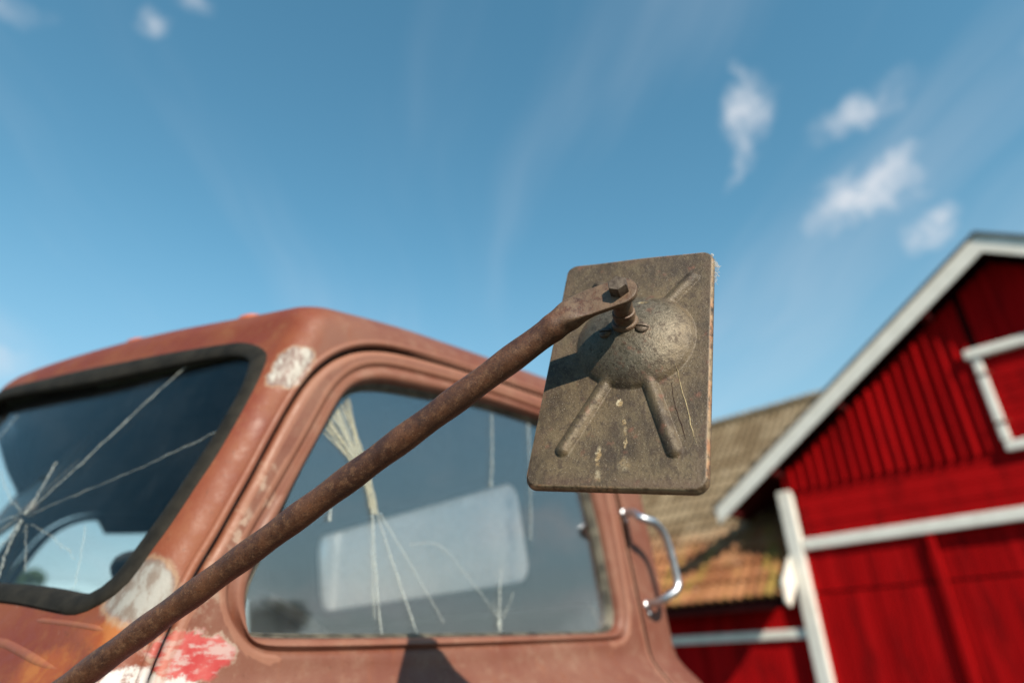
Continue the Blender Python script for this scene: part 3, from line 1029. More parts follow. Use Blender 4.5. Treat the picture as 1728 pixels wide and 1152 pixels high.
def wribbon(pts, w0, w1, mat, seed, n=26):
    rnd = random.Random(seed)
    P = cat([(y, z, 0) for y, z in pts], n)
    vs_, fs_ = [], []
    for i, p in enumerate(P):
        t = (P[min(i + 1, n - 1)] - P[max(i - 1, 0)]).normalized()
        s_ = Vector((-t.y, t.x, 0))
        w = (w0 + (w1 - w0) * i / (n - 1)) * (.45 + 1.1 * rnd.random())
        p = p + s_ * rnd.gauss(0, .0012)
        for k, d in ((-.5, 0), (.5, 0), (.5, .0008), (-.5, .0008)):
            q = p + s_ * w * k
            vs_.append(V(front_x(q.x, q.y) + .0068 - d - .00015 * seed, q.x, q.y))
    for i in range(n - 1):
        for k in range(4):
            fs_.append((i * 4 + k, i * 4 + (k + 1) % 4, i * 4 + 4 + (k + 1) % 4, i * 4 + 4 + k))
    fs_ += [(3, 2, 1, 0), tuple((n - 1) * 4 + k for k in range(4))]
    mk('crack', vs_, fs_, mat, wpane)
WC = [([(1.315, .241), (1.264, .313), (1.204, .412), (1.147, .496)], 0.0026, 0.0039, 'crack'), ([(1.315, .241), (1.322, .281), (1.34, .338)], 0.0039, 0.0032, 'crack'),
      ([(1.302, .237), (1.181, .263), (1.068, .287), (.957, .317)], 0.0016, 0.0023, 'crack_faint'), ([(1.333, .25), (1.405, .283), (1.514, .352)], 0.0019, 0.0019, 'crack_faint'),
      ([(1.314, .234), (1.309, .205), (1.318, .187), (1.34, .16)], 0.0032, 0.0019, 'crack'), ([(1.31, .231), (1.284, .179), (1.252, .136)], 0.0029, 0.0019, 'crack'),
      ([(1.272, .219), (1.18, .185), (1.095, .149)], 0.0013, 0.0013, 'crack_faint'), ([(1.124, .199), (1.09, .157), (1.054, .106)], 0.0026, 0.0013, 'crack_faint'),
      ([(1.285, .221), (1.195, .14)], 0.0016, 0.0013, 'crack_faint'), ([(1.631, .44), (1.637, .498)], 0.0039, 0.0045, 'crack_faint'),
      ([(1.315, .245), (1.38, .235), (1.47, .225)], 0.0023, 0.0013, 'crack_faint'), ([(1.325, .25), (1.30, .29), (1.27, .33)], 0.0019, 0.0007, 'crack_faint'),
      ([(1.325, .236), (1.36, .21), (1.42, .17)], 0.0026, 0.0013, 'crack')]
for i, (p, a, b, m_) in enumerate(WC):
    wribbon(p, a, b, m_, i)

# --- cab interior
def soft_box(c, s, r, mat, name, parent, R=None):
    bm = bmesh.new()
    bmesh.ops.create_cube(bm, size=1)
    bmesh.ops.scale(bm, vec=s, verts=bm.verts)
    bmesh.ops.bevel(bm, geom=bm.edges[:], offset=r, segments=3, affect='EDGES', profile=.6)
    vs_ = [(R @ q.co if R else q.co.copy()) + Vector(c) for q in bm.verts]
    bm.verts.index_update()
    fs_ = [tuple(q.index for q in fc.verts) for fc in bm.faces]
    bm.free()
    return mk(name, vs_, fs_, mat, parent, 50)
seat = soft_box((1.12, YC, -.42), (.48, 1.45, .16), .05, 'vinyl', 'bench_seat', truck)
soft_box((1.33, YC, -.14), (.12, 1.45, .50), .045, 'vinyl', 'backrest', seat, Matrix.Rotation(math.radians(10), 3, 'Y'))
soft_box((.34, YC, -.03), (.16, 1.52, .14), .03, 'inner', 'dashboard', truck)
swc, swa = V(.60, 1.42, .10), V(.42, 0, .91).normalized()
e1 = V(0, 1, 0); e2 = swa.cross(e1)
ringp = [swc + (e1 * math.cos(a) + e2 * math.sin(a)) * .225 for a in [2 * math.pi * k / 48 for k in range(49)]]
v, f = tube(ringp, .014, 10, caps=False)
sw = mk('steering_wheel', v, f, 'inner', truck, 60)
for a in (.5, 2.6, 4.7):
    v, f = tube([swc - swa * .03, swc + (e1 * math.cos(a) + e2 * math.sin(a)) * .22], .009, 8)
    mk('spoke', v, f, 'inner', sw, 60)
v, f = tube([swc - swa * .01, swc - swa * .75], .022, 10)
mk('steering_column', v, f, 'inner', sw, 60)
soft_box((.335, 2.18, .440), (.02, .74, .22), .009, 'vinyl', 'sky_blocker', truck, Matrix.Rotation(math.radians(24), 3, 'Y'))  # dark panel added to block the bright sky beyond the far windshield pane
v, f = box((.86, YC, -.86), (1.15, 1.66, .03))
mk('cab_floor', v, f, 'inner', truck)

# --- running gear and bed, below and behind the cab
for y in (1.35, 2.19):
    v, f = box((2.6, y, -.98), (5.2, .09, .2), bev=.01)
    mk('chassis_rail', v, f, 'steel', truck)
v, f = box((.02, YC, -.98), (.12, 1.9, .2), bev=.03)
mk('bumper', v, f, 'steel', truck)
def wheel(x, y, sg):
    c = V(x, y, -HZ + .47)
    v, f = lathe(c, (0, sg, 0), [(.27, -.11), (.40, -.125), (.455, -.11), (.47, -.07), (.47, .07), (.455, .11), (.40, .125), (.27, .11)], 36)
    w = mk('wheel', v, f, 'tyre', truck, 40)
    v, f = lathe(c, (0, sg, 0), [(.28, .10), (.27, .13), (.25, .12), (.22, .05), (.13, .04), (.12, .10), (.10, .13), (.02, .135)], 28)
    mk('rim', v, f, 'steel', w, 40)
for x in (.85, 4.0):
    wheel(x, 1.0, -1)
    wheel(x, 2.54, 1)
for sg in (1, -1):
    v, f = lathe((hull_x(YC + sg * .62, -.55) + .02, YC + sg * .62, -.55), (-1, 0, 0), [(.12, 0), (.12, .05), (.105, .06), (.10, .055), (.06, .075), (.01, .08)], 24)
    mk('headlamp', v, f, 'chrome', truck, 40)
for k in range(6):
    z = -.35 - .075 * k
    v, f = box((hull_x(YC, z) - .004 + .03, YC, z), (.05, .7, .03), bev=.008)
    mk('grille_slat', v, f, 'steel', truck)
bedw = [1.80 + .2 * k for k in range(18)]
bed = mk('flat_bed', *join(*[box((x, YC, -.80), (.1, 2.26, .14)) for x in (1.9, 2.7, 3.5, 4.3, 5.1)]), 'steel', truck)
pv, pf = box((0, 0, 0), (3.6, .18, .04), bev=.004)
for k in range(12):
    v = [p + V(3.55, YC - 1.05 + .191 * k, -.705) for p in pv]
    mk('deck_plank', v, pf, 'wood', bed)

# ------------------------------------------------------------------ side mirror
PC = V(.5066, .3336, .2605)
PW = V(.3809, -.9115, -.1541).normalized()
PH = V(-.3032, .0351, -.9523)
PH = (PH - PW * PH.dot(PW)).normalized()
PO = PH.cross(PW).normalized()
if PO.x > 0:
    PO = -PO
def pl(a, b, h):
    return PC + PW * a + PH * b + PO * h
BW, BH = .1629, .280
DC = (.007, -.023)
def smax(a, b, k):
    h_ = max(0, min(1, .5 + .5 * (a - b) / k))
    return b + (a - b) * h_ + k * h_ * (1 - h_)
def seg_d(p, a, b):
    ax, ay = b[0] - a[0], b[1] - a[1]
    t = max(0, min(1, ((p[0] - a[0]) * ax + (p[1] - a[1]) * ay) / (ax * ax + ay * ay)))
    return math.hypot(p[0] - a[0] - ax * t, p[1] - a[1] - ay * t), t
RIBS = [((-.012, .018), (-.049, .103)), ((.020, .015), (.0525, .103)), ((.030, -.060), (.061, -.103)), ((-.015, -.065), (-.040, -.103))]
def emboss(a, b):
    r = math.hypot(a - DC[0], b - DC[1]) / .0605
    h = 0.0
    if r < 1:
        h = math.sqrt(.0950 ** 2 - (r * .0605) ** 2) - .07325
        h = max(h, 0) * .97 + .0009 * sstep(1.0, .92, r)
    for p, q in RIBS:
        d, t = seg_d((a, b), p, q)
        w = .0073
        if d < w:
            x = d / w
            h = smax(h, .0050 * (1 - x * x) ** .9, .0036)
    # slow dents of age
    h += .0006 * math.sin(a * 55 + 1.2) * math.sin(b * 41 + .4)
    return h
def build_plate():
    nu, nv = 190, 320
    R_ = .0125
    def inside(a, b):
        qx, qy = abs(a) - (BW / 2 - R_), abs(b) - (BH / 2 - R_)
        return math.hypot(max(qx, 0), max(qy, 0)) + min(max(qx, qy), 0) - R_
    rings = []
    # square grid squeezed into the rounded rectangle
    vs_, idx = [], {}
    for i in range(nu + 1):
        for j in range(nv + 1):
            u, v_ = i / nu * 2 - 1, j / nv * 2 - 1
            a, b = u * BW / 2, v_ * BH / 2
            ax, ay = BW / 2 - R_, BH / 2 - R_
            if abs(a) > ax and abs(b) > ay:
                du, dv = (abs(a) - ax) / R_, (abs(b) - ay) / R_
                m_ = max(du, dv)
                L = math.hypot(du, dv)
                if L > 1e-9:
                    du, dv = du * m_ / L, dv * m_ / L
                a = math.copysign(ax + du * R_, a)
                b = math.copysign(ay + dv * R_, b)
            d = -inside(a, b)
            e = .0024 * (1 - math.sqrt(max(0, 1 - (max(0, 1 - d / .0024)) ** 2))) if d < .0024 else 0
            h = emboss(a, b) - e
            idx[(i, j)] = len(vs_)
            vs_.append(pl(a, b, h))
    fs_ = [(idx[i, j], idx[i + 1, j], idx[i + 1, j + 1], idx[i, j + 1]) for i in range(nu) for j in range(nv)]
    # rolled side and back lip
    bd = [(i, 0) for i in range(nu)] + [(nu, j) for j in range(nv)] + [(i, nv) for i in range(nu, 0, -1)] + [(0, j) for j in range(nv, 0, -1)]
    prev = [idx[k] for k in bd]
    n = len(bd)
    for off, dep in ((.0004, -.0045), (.0010, -.0062), (.0010, -.0078), (-.001, -.0094), (-.006, -.0094)):
        cur = []
        for k in range(n):
            q = vs_[idx[bd[k]]] - PC
            a, b = q.dot(PW), q.dot(PH)
            s = 1 + off / (BW / 2), 1 + off / (BH / 2)
            cur.append(len(vs_))
            vs_.append(pl(a * s[0], b * s[1], dep))
        for k in range(n):
            fs_.append((prev[k], prev[(k + 1) % n], cur[(k + 1) % n], cur[k]))
        prev = cur
    return vs_, fs_, prev
v, f, lip = build_plate()
plate = mk('side_mirror', v, f, 'plate', truck, 70)
tag(plate, 'rusty rectangular back of the side mirror with a pressed round boss and ribs')
# silvered glass held by the lip
gv = [v[i] for i in lip]
gv = [p + PO * .002 for p in gv]
n = len(gv)
mk('mirror_glass', gv + [p + PO * .003 for p in gv], [tuple(range(n)), tuple(range(2 * n - 1, n - 1, -1))] + [(i, (i + 1) % n, n + (i + 1) % n, n + i) for i in range(n)], 'mirror_glass', plate)

# pivot stud, collar, bolt
hb = .0205
SB = pl(.0012, -.030, hb)
TC = pl(.0040, -.036, .058)                     # centre of the arm's flat eye
ax = (TC - SB).normalized()
Ls = (TC - SB).length
v, f = lathe(SB - ax * .004, ax, [(.0138, 0), (.0138, .0050), (.0126, .0068), (.0104, .0074), (.0100, .0110), (.0112, .0118), (.0115, .0150), (.0112, .0180), (.0098, .0188), (.0098, Ls + .003)], 28)
mk('pivot_stud', v, f, 'arm', plate, 40)
def hexbolt(c, axis, rad, hgt):
    e1_ = axis.orthogonal().normalized()
    e1_ = (Quaternion(axis, .35) @ e1_)
    e2_ = axis.cross(e1_)
    rings = []
    for r, h in ((rad, 0), (rad, hgt * .78), (rad * .9, hgt), (rad * .45, hgt * 1.04)):
        rings.append([c + axis * h + (e1_ * math.cos(math.pi / 3 * k) + e2_ * math.sin(math.pi / 3 * k)) * r for k in range(6)])
    v_, f_ = loft(rings)
    f_ += [tuple(range(5, -1, -1)), tuple(18 + k for k in range(6))]
    return v_, f_
v, f = hexbolt(TC + PO * .0030, PO, .0100, .0105)
mk('hex_bolt', v, f, 'bolt', plate, 25)
def screw(a, b):
    h = emboss(a, b)
    c = pl(a, b, h)
    e = .0006
    nn = (pl(a + e, b, emboss(a + e, b)) - pl(a - e, b, emboss(a - e, b))).cross(pl(a, b + e, emboss(a, b + e)) - pl(a, b - e, emboss(a, b - e))).normalized()
    if nn.dot(PO) < 0:
        nn = -nn
    s1 = (PW * math.cos(.15) + PH * math.sin(.15)); s1 = (s1 - nn * s1.dot(nn)).normalized(); s2 = nn.cross(s1)
    vs_, fs_ = [], []
    # two half-domes either side of the slot
    for sg in (1, -1):
        rings = []
        for rr_, hh in ((.0066, -.001), (.0066, .0008), (.0058, .0018), (.0038, .0026), (.0008, .0029)):
            ring = []
            for k in range(13):
                t = math.pi * k / 12
                x, y = rr_ * math.cos(t), max(.0009, rr_ * math.sin(t)) * sg
                ring.append(c + s1 * x + s2 * y + nn * hh)
            rings.append(ring)
        v_, f_ = loft(rings, closed=True)
        o = len(vs_)
        vs_ += v_
        fs_ += [tuple(i + o for i in q) for q in f_]
    v_, f_ = lathe(c, nn, [(.0064, -.001), (.0064, .0008), (.002, .0011)], 18)
    o = len(vs_)
    vs_ += v_
    fs_ += [tuple(i + o for i in q) for q in f_]
    mk('slotted_screw', vs_, fs_, 'bolt', plate, 40)
screw(.0185, -.0215)
screw(-.0185, -.0200)

# tubular arm, flattened into an eye at the mirror end
A0 = V(.1990, .9157, -.0296)
A1 = V(.4516, .3370, .3030)
ad = (A1 - A0).normalized()
td = (TC - A1)
td = (td - PO * td.dot(PO)).normalized()        # tab runs in the plate's plane
path, wid, thk, rotf = [], [], [], []
Ltot = (A1 - A0).length
AR = .0136
N1 = 70
P_ = []
for i in range(N1):
    t = i / (N1 - 1)
    P_.append((A0 + ad * (Ltot - .045) * t, AR, AR, 0.0))
k1 = A0 + ad * (Ltot - .045)
E_ = TC - td * .026
for i in range(1, 19):
    t = i / 18
    # Hermite from the tube's end into the eye
    h00, h10, h01, h11 = 2 * t ** 3 - 3 * t * t + 1, t ** 3 - 2 * t * t + t, -2 * t ** 3 + 3 * t * t, t ** 3 - t * t
    D = (E_ - k1).length
    p = k1 * h00 + ad * D * h10 + E_ * h01 + td * D * h11
    s = sstep(.15, .95, t)
    P_.append((p, AR + (.0168 - AR) * s, AR + (.0030 - AR) * s, s))
for i in range(1, 22):
    x = -.026 + i / 21 * .0427
    w = .0168 if x < 0 else math.sqrt(max(0, .0168 ** 2 - x * x))
    P_.append((TC + td * x, max(w, .0012), .0030, 1.0))
vs_, fs_ = [], []
SEG = 28
prevw = None
for i, (p, w, t, s) in enumerate(P_):
    tn = (P_[min(i + 1, len(P_) - 1)][0] - P_[max(i - 1, 0)][0]).normalized()
    nn = (PO - tn * PO.dot(tn)).normalized()
    bn = tn.cross(nn)
    ex = 2 + 5 * s
    wob = .0005 * math.sin(i * .9) * (1 - s)
    for k in range(SEG):
        a = 2 * math.pi * k / SEG
        c, sn = math.cos(a), math.sin(a)
        cc = math.copysign(abs(c) ** (2 / ex), c)
        ss = math.copysign(abs(sn) ** (2 / ex), sn)
        vs_.append(p + bn * ((w + wob) * cc) + nn * ((t + wob) * ss))
for i in range(len(P_) - 1):
    for k in range(SEG):
        fs_.append((i * SEG + k, i * SEG + (k + 1) % SEG, (i + 1) * SEG + (k + 1) % SEG, (i + 1) * SEG + k))
fs_ += [tuple(range(SEG - 1, -1, -1)), tuple((len(P_) - 1) * SEG + k for k in range(SEG))]
mk('mounting_arm', vs_, fs_, 'arm', plate, 38)
# bracket at the cab corner
v, f = lathe(A0 - ad * .035, ad, [(.024, 0), (.026, .006), (.026, .018), (.020, .024), (.0175, .040), (.0150, .046)], 22)
mk('arm_socket', v, f, 'steel', plate, 40)
h_, nn_ = skin(A0 + V(-.3, -.3, -.02), V(.7, .7, 0))
v, f = box(A0 - ad * .03 + V(.035, .03, -.03), (.11, .04, .05), Matrix.Rotation(.9, 3, 'Z'), .008)
mk('arm_bracket', v, f, 'steel', plate)

# lichen runs, scratches and the tuft of cobweb
def daub(pts, w, mat, name, seed, hh=.0006, jit=.35):
    rnd = random.Random(seed)
    P = cat([(a, b, 0) for a, b in pts], 14)
    vs_, fs_ = [], []
    for i, p in enumerate(P):
        t = (P[min(i + 1, 13)] - P[max(i - 1, 0)]).normalized()
        s_ = Vector((-t.y, t.x, 0))
        ww = w * (.5 + rnd.random() * .9) * min(1, .35 + 3 * min(i, 13 - i) / 13)
        j = (rnd.random() - .5) * w * jit * 3
        for k, hq in ((-.5, -.0004), (-.22, hh), (.22, hh), (.5, -.0004)):
            q = p + s_ * (ww * k + j)
            vs_.append(pl(q.x, q.y, emboss(q.x, q.y) + hq))
    for i in range(13):
        for k in range(3):
            fs_.append((i * 4 + k, i * 4 + k + 1, i * 4 + 5 + k, i * 4 + 4 + k))
    mk(name, vs_, fs_, mat, plate, 60, recalc=False)
daub([(.050, .012), (.0545, .030), (.0585, .046), (.0625, .060), (.066, .078), (.0715, .096)], .0009, 'stain', 'scratch', 6, .0005, .5)
daub([(.046, .030), (.050, .052), (.056, .072), (.062, .092)], .0006, 'gap', 'scratch', 7, .0004, .5)
rnd = random.Random(5)
wv_, wf_ = [], []
for k in range(46):
    c0 = pl(BW / 2 + .0006, -.127 + rnd.random() ** 1.6 * .030, -.003 - rnd.random() * .006)
    pts = [c0]
    for q in range(4):
        pts.append(pts[-1] + V(rnd.gauss(.0002, .0010), rnd.gauss(-.0004, .0010), rnd.gauss(-.0006, .0014)))
    tv, tf = tube(cat(pts, 8), .00022, 4)
    wv_, wf_ = join((wv_, wf_), (tv, tf))
for k in range(9):
    c0 = pl(BW / 2 - .0015, -.135 + .012 * k, -.002)
    tv, tf = lathe(c0, PO, [(.0010 + .0012 * rnd.random(), -.001), (.0008, .0012)], 7)
    wv_, wf_ = join((wv_, wf_), (tv, tf))
cw = mk('cobweb', wv_, wf_, 'web', plate)
cw['kind'] = 'stuff'

# ------------------------------------------------------------------ barn
XB = 10.0
XE = 9.65                                   # front of the rake boards
PY, PZ = .650, 4.784                        # outer peak
SL = .645
YL, YR = 4.09, 2 * .650 - 4.09
barn = tag(empty('barn', (XB, PY, 0)), 'tall red wooden barn gable with white trim boards and loft hatch', 'barn')
core = [(XB + .10, YL - .02, -HZ), (XB + .10, YR + .02, -HZ), (XB + .10, YR + .02, 2.25), (XB + .10, PY, 4.42), (XB + .10, YL - .02, 2.25)]
back = [(p[0] + 12, p[1], p[2]) for p in core]
v = core + back
f = [(0, 1, 2, 3, 4), (9, 8, 7, 6, 5)] + [(i, 5 + i, 5 + (i + 1) % 5, (i + 1) % 5) for i in range(5)]
wall = mk('wall', v, f, 'gap', barn)

def plank(name, y0, y1, zb0, zt0, zt1, x, th, mat, parent, tip=0.0, bev=.012, lean=0.0):
    """upright board, face at x, chamfered long edges, sloped top, pointed foot"""
    ym = (y0 + y1) / 2
    zlo = zb0 - tip
    fr_ = [(y0, zb0), (ym, zlo), (y1, zb0), (y1, zt1), (y0, zt0)] if tip else [(y0, zb0), (y1, zb0), (y1, zt1), (y0, zt0)]
    n = len(fr_)
    fi = []
    for (y, z) in fr_:
        fi.append((x, y + (bev if y < ym - 1e-6 else -bev if y > ym + 1e-6 else 0), z))
    vs_ = fi + [(x + bev * .8, y, z) for y, z in fr_] + [(x + th, y, z) for y, z in fr_]
    fs_ = [tuple(range(n))]
    for a in (0, n):
        fs_ += [(a + i, a + (i + 1) % n, a + n + (i + 1) % n, a + n + i) for i in range(n)]
    return mk(name, vs_, fs_, mat, parent)

rnd = random.Random(11)
# gable: boards alternately proud, feet pointed
HY0, HY1, HZ0, HZ1 = .09, 1.21, 2.09, 3.30            # hatch opening
def rtop(y):
    return PZ - .30 - SL * abs(y - PY) + .02
bw = .150
nb = int((YL - YR) / bw) + 1
for i in range(nb):
    y1 = YL - i * bw
    y0 = y1 - bw
    for ya, yb, xo, th in ((y0 + .003, y1 - .003, XB + .030 + rnd.uniform(-.003, .003), .028), (y0 - .024 + rnd.uniform(-.004, .004), y0 + .024, XB - .002 + rnd.uniform(-.003, .003), .030)):
        zt0, zt1 = rtop(ya), rtop(yb)
        if min(zt0, zt1) < 2.1:
            continue
        tip = .03 if yb - ya > .1 else .02
        foot = 2.075 + rnd.uniform(-.012, .012) - (.0 if yb - ya > .1 else .03)
        bv = .004 if yb - ya > .1 else .008
        if yb > HY0 and ya < HY1 and not (ya >= HY0 and yb <= HY1):
            # board cut by the hatch jamb
            ya, yb = (max(ya, HY1), yb) if yb > HY1 else (ya, min(yb, HY0))
            if yb - ya < .02:
                continue
            zt0, zt1 = rtop(ya), rtop(yb)
            bv = min(bv, .003)
        if yb > HY0 and ya < HY1:
            plank('plank', ya, yb, HZ1 + .09, zt0, zt1, xo, th, 'barn', wall, bev=bv)
        else:
            plank('plank', ya, yb, foot, zt0, zt1, xo, th, 'barn', wall, tip, bev=bv)
# level boards between gable and rail
for k in range(4):
    z0 = 1.345 + k * .19
    v, f = box((XB + .062 - .004 * (k % 2), PY, z0 + .095), (.04, YL - YR - .3, .184), bev=.006)
    mk('plank', v, f, 'barn', wall)
# lower wall and sliding doors
bw2 = .145
nb2 = int((YL - YR) / bw2)
for i in range(nb2):
    y1 = YL - .06 - i * bw2
    y0 = y1 - bw2 + .006
    lf = 1 if y0 > 2.39 or y0 < -1.0 else 0
    xo = XB + .034 + (0 if lf else .045) + rnd.uniform(-.003, .003)
    plank('plank', y0, y1, -HZ + .15, .595, .595, xo, .03, 'barn', wall, bev=.005)
    plank('plank', y0, y1, .622, 1.20, 1.20, xo + rnd.uniform(-.002, .002), .03, 'barn', wall, bev=.005)
for y in (2.37,):
    plank('door_edge_batten', y - .07, y + .02, -HZ + .15, 1.17, 1.17, XB - .03, .06, 'barn', barn, bev=.008)
# trim
def board(name, c, s, mat='white', parent=barn, R=None, bev=.012):
    v_, f_ = box(c, s, R, bev)
    return mk(name, v_, f_, mat, parent)
board('trim_board', (XB + .0, (YL + YR) / 2 - .03, 1.27), (.06, YL - YR - .20, .155))
for y in (YL + .0, YR - .0):
    board('corner_board', (XB + .02, y, .155), (.13, .205, 3.81))
board('plinth', (XB + .06, PY, -HZ + .1), (.1, YL - YR, .3), 'wood')
# rake boards
def rake(sg):
    ln = (YL - PY + .98)
    prof = []
    y_in, y_out = PY, PY + sg * ln
    t = .262
    q = [(y_in, PZ), (y_out, PZ - SL * ln), (y_out - sg * .03, PZ - SL * ln - .225), (y_in, PZ - t)]
    vs_ = [(XE, y, z) for y, z in q] + [(XE + .03, y, z) for y, z in q]
    fs_ = [(0, 1, 2, 3), (7, 6, 5, 4)] + [(i, (i + 1) % 4, 4 + (i + 1) % 4, 4 + i) for i in range(4)]
    if sg < 0:
        vs_ = [(x, y - (.0012 if abs(y - PY) < 1e-6 else 0), z) for x, y, z in vs_]
    mk('rake_board', vs_, fs_, 'white', barn)
    # roof plane with boarding below
    q0 = [(y_in, PZ + .02), (y_out + sg * .05, PZ + .02 - SL * (ln + .05))]
    for nm, mt, a, b in (('roof_sheet', 'roofing', .025, -.012), ('roof_boarding', 'soffit', -.016, -.06)):
        vs_ = []
        for x in ((XE - .035 if nm == 'roof_sheet' else XE + .032), XB + 12.3):
            for (y, z) in q0:
                vs_ += [(x, y, z + a), (x, y, z + b)]
        # 0 in-top,1 in-bot,2 out-top,3 out-bot / 4..7 far
        fs_ = [(0, 2, 3, 1), (4, 5, 7, 6), (0, 4, 6, 2), (1, 3, 7, 5), (2, 6, 7, 3), (0, 1, 5, 4)]
        vs_ = [(x, y - (.0012 if sg < 0 and abs(y - PY) < 1e-6 else 0), z) for x, y, z in vs_]
        mk(nm, vs_, fs_, mt, barn)
    # purlin ends under the overhang
    for d in (.9, 2.3, 3.45, 4.2):
        y = PY + sg * d
        board('purlin', (XB - .13, y, PZ - SL * d - .20), (.34, .13, .15), 'soffit', barn, None, .006)
rake(1)
rake(-1)
# loft hatch with white frame
hatch = board('loft_hatch', (XB + .045, (HY0 + HY1) / 2, (HZ0 + HZ1) / 2), (.03, HY1 - HY0, HZ1 - HZ0), 'barn', barn, None, .002)
tag(hatch, 'closed loft hatch of level red boards in a white frame')
for k in range(7):
    z = HZ0 + .06 + (k + .5) * (HZ1 - HZ0 - .12) / 7
    board('plank', (XB + .018, (HY0 + HY1) / 2, z), (.03, HY1 - HY0 - .16, (HZ1 - HZ0 - .12) / 7 - .008), 'barn', hatch, None, .004)
board('frame_board', (XB - .02, (HY0 + HY1) / 2, HZ1 + .02), (.10, HY1 - HY0 + .16, .13), 'white', hatch)
board('frame_board', (XB - .005, (HY0 + HY1) / 2, HZ0 - .02), (.06, HY1 - HY0 + .02, .12), 'white', hatch)
for y in (HY0 + .03, HY1 - .03):
    board('frame_board', (XB - .010, y, (HZ0 + HZ1) / 2), (.06, .105, HZ1 - HZ0 - .10), 'white', hatch)
    for z in (HZ0 + .28, HZ1 - .28):
        board('hinge', (XB - .045, y - .02, z), (.012, .16, .03), 'steel', hatch, None, .003)

# ------------------------------------------------------------------ tiled wing
EX, EZ = 9.58, .60                           # eave edge
RX, RZ = 13.5, 4.46
WY0, WY1 = YL + .13, 10.6
wing = tag(empty('tiled_building', (XB, 7, 0)), 'low red building with mossy clay tiled roof beside the barn', 'building')
sang = math.atan2(RZ - EZ, RX - EX)
up_ = V(math.cos(sang), 0, math.sin(sang))
nr_ = V(-math.sin(sang), 0, math.cos(sang))
slen = math.hypot(RX - EX, RZ - EZ)
# wall body
q = [(XB + .09, -HZ), (2 * RX - XB - .09, -HZ), (2 * RX - XB - .09, .85), (RX, RZ - .15), (XB + .09, .85)]
v = [(x, WY0 - .11, z) for x, z in q] + [(x, WY1 - .3, z) for x, z in q]
f = [(0, 1, 2, 3, 4), (9, 8, 7, 6, 5)] + [(i, 5 + i, 5 + (i + 1) % 5, (i + 1) % 5) for i in range(5)]
wwall = mk('wall', v, f, 'gap', wing)
nbw = int((WY1 - WY0) / .16)
for i in range(nbw):
    y0 = WY0 - .02 + i * .16
    plank('plank', y0 + .003, y0 + .157, -HZ + .15, .04, .04, XB + .06 + rnd.uniform(-.003, .003), .028, 'barn', wwall, bev=.005)
    plank('plank', y0 + .003, y0 + .157, .17, .95, .95, XB + .06 + rnd.uniform(-.003, .003), .028, 'barn', wwall, bev=.005)
board('rail_board', (XB + .035, (WY0 + WY1) / 2 - .02, .105), (.05, WY1 - WY0 + .05, .125), 'white', wing)
# roof underlay both slopes
def slab(s0, s1, h0, h1, y0, y1, mir_=False):
    vs_ = []
    for s in (s0, s1):
        for h in (h0, h1):
            for y in (y0, y1):
                p = V(EX, y, EZ) + up_ * s + nr_ * h
                if mir_:
                    p.x = 2 * RX - p.x
                vs_.append(p)
    return vs_, [(0, 1, 3, 2), (4, 6, 7, 5), (0, 4, 5, 1), (2, 3, 7, 6), (0, 2, 6, 4), (1, 5, 7, 3)]
v, f = slab(.0, slen, -.075, -.035, WY0, WY1)
mk('roof_boarding', v, f, 'soffit', wing)
v, f = slab(.0, slen, -.075, .03, WY0, WY1, True)
mk('roof_slope', v, f, 'tile', wing)
v, f = box((EX + .03, (WY0 + WY1) / 2, EZ - .10), (.05, WY1 - WY0, .13))
mk('fascia', v, f, 'gap', wing)
# pantiles, two waves each
TW, TL_ = .315, .40
ROWP = .365
ncol, nrow = 20, int(slen / ROWP) + 1
vs_, fs_ = [], []
NC = 14
for r_, (s, hoff) in enumerate(((0, .0), (0, .046), (TL_, .004))):
    for k in range(NC + 1):
        u = k / NC
        wv = .028 * (math.cos(2 * math.pi * 2 * u) * -1)
        hh = (wv + .028) + hoff
        vs_.append((s, u * TW, hh))
for r_ in range(2):
    for k in range(NC):
        a = r_ * (NC + 1) + k
        fs_.append((a, a + 1, a + NC + 2, a + NC + 1))
tm = bpy.data.meshes.new('roof_tile')
Rm = Matrix((up_, V(0, 1, 0), nr_)).transposed()
tm.from_pydata([tuple(Rm @ V(*p)) for p in vs_], [], fs_)
tm.materials.append(M['tile'])
tm.shade_smooth()
tm.set_sharp_from_angle(angle=math.radians(50))
roofp = mk('tile_battens', *slab(.02, slen - .02, -.034, -.012, WY0 + .02, WY1 - .02), 'wood', wing)
for i in range(nrow):
    for j in range(ncol):
        o = bpy.data.objects.new('roof_tile', tm)
        p = V(EX, WY0 + j * TW + rnd.uniform(-.004, .004), EZ) + up_ * (i * ROWP - .03 + rnd.uniform(-.008, .008)) + nr_ * (-.012 + rnd.uniform(-.004, .004))
        o.location = p + V(0, 0, HZ) - wing.location
        link(o, roofp)
for j in range(16):
    y = WY0 + .2 + j * .40
    v, f = tube([V(RX, y - .19, RZ + .045), V(RX, y + .20, RZ + .055)], [.105, .115], 10)
    mk('ridge_tile', v, f, 'tile', wing, 40)
# white board closing the end of the eave
e0 = V(EX - .03, WY0 - .03, EZ - .02)
def pboard(name, q, th, mat, parent):
    n = len(q)
    vs_ = [Vector(p) for p in q] + [Vector(p) + V(0, th, 0) for p in q]
    mk(name, vs_, [tuple(range(n)), tuple(range(2 * n - 1, n - 1, -1))] + [(i, (i + 1) % n, n + (i + 1) % n, n + i) for i in range(n)], mat, parent)
ye = WY0 - .045
pboard('eave_end_board', [(9.52, ye, .50), (9.62, ye, .44), (9.93, ye, .74), (9.93, ye, 1.13), (9.52, ye, .76)], .03, 'white', wing)

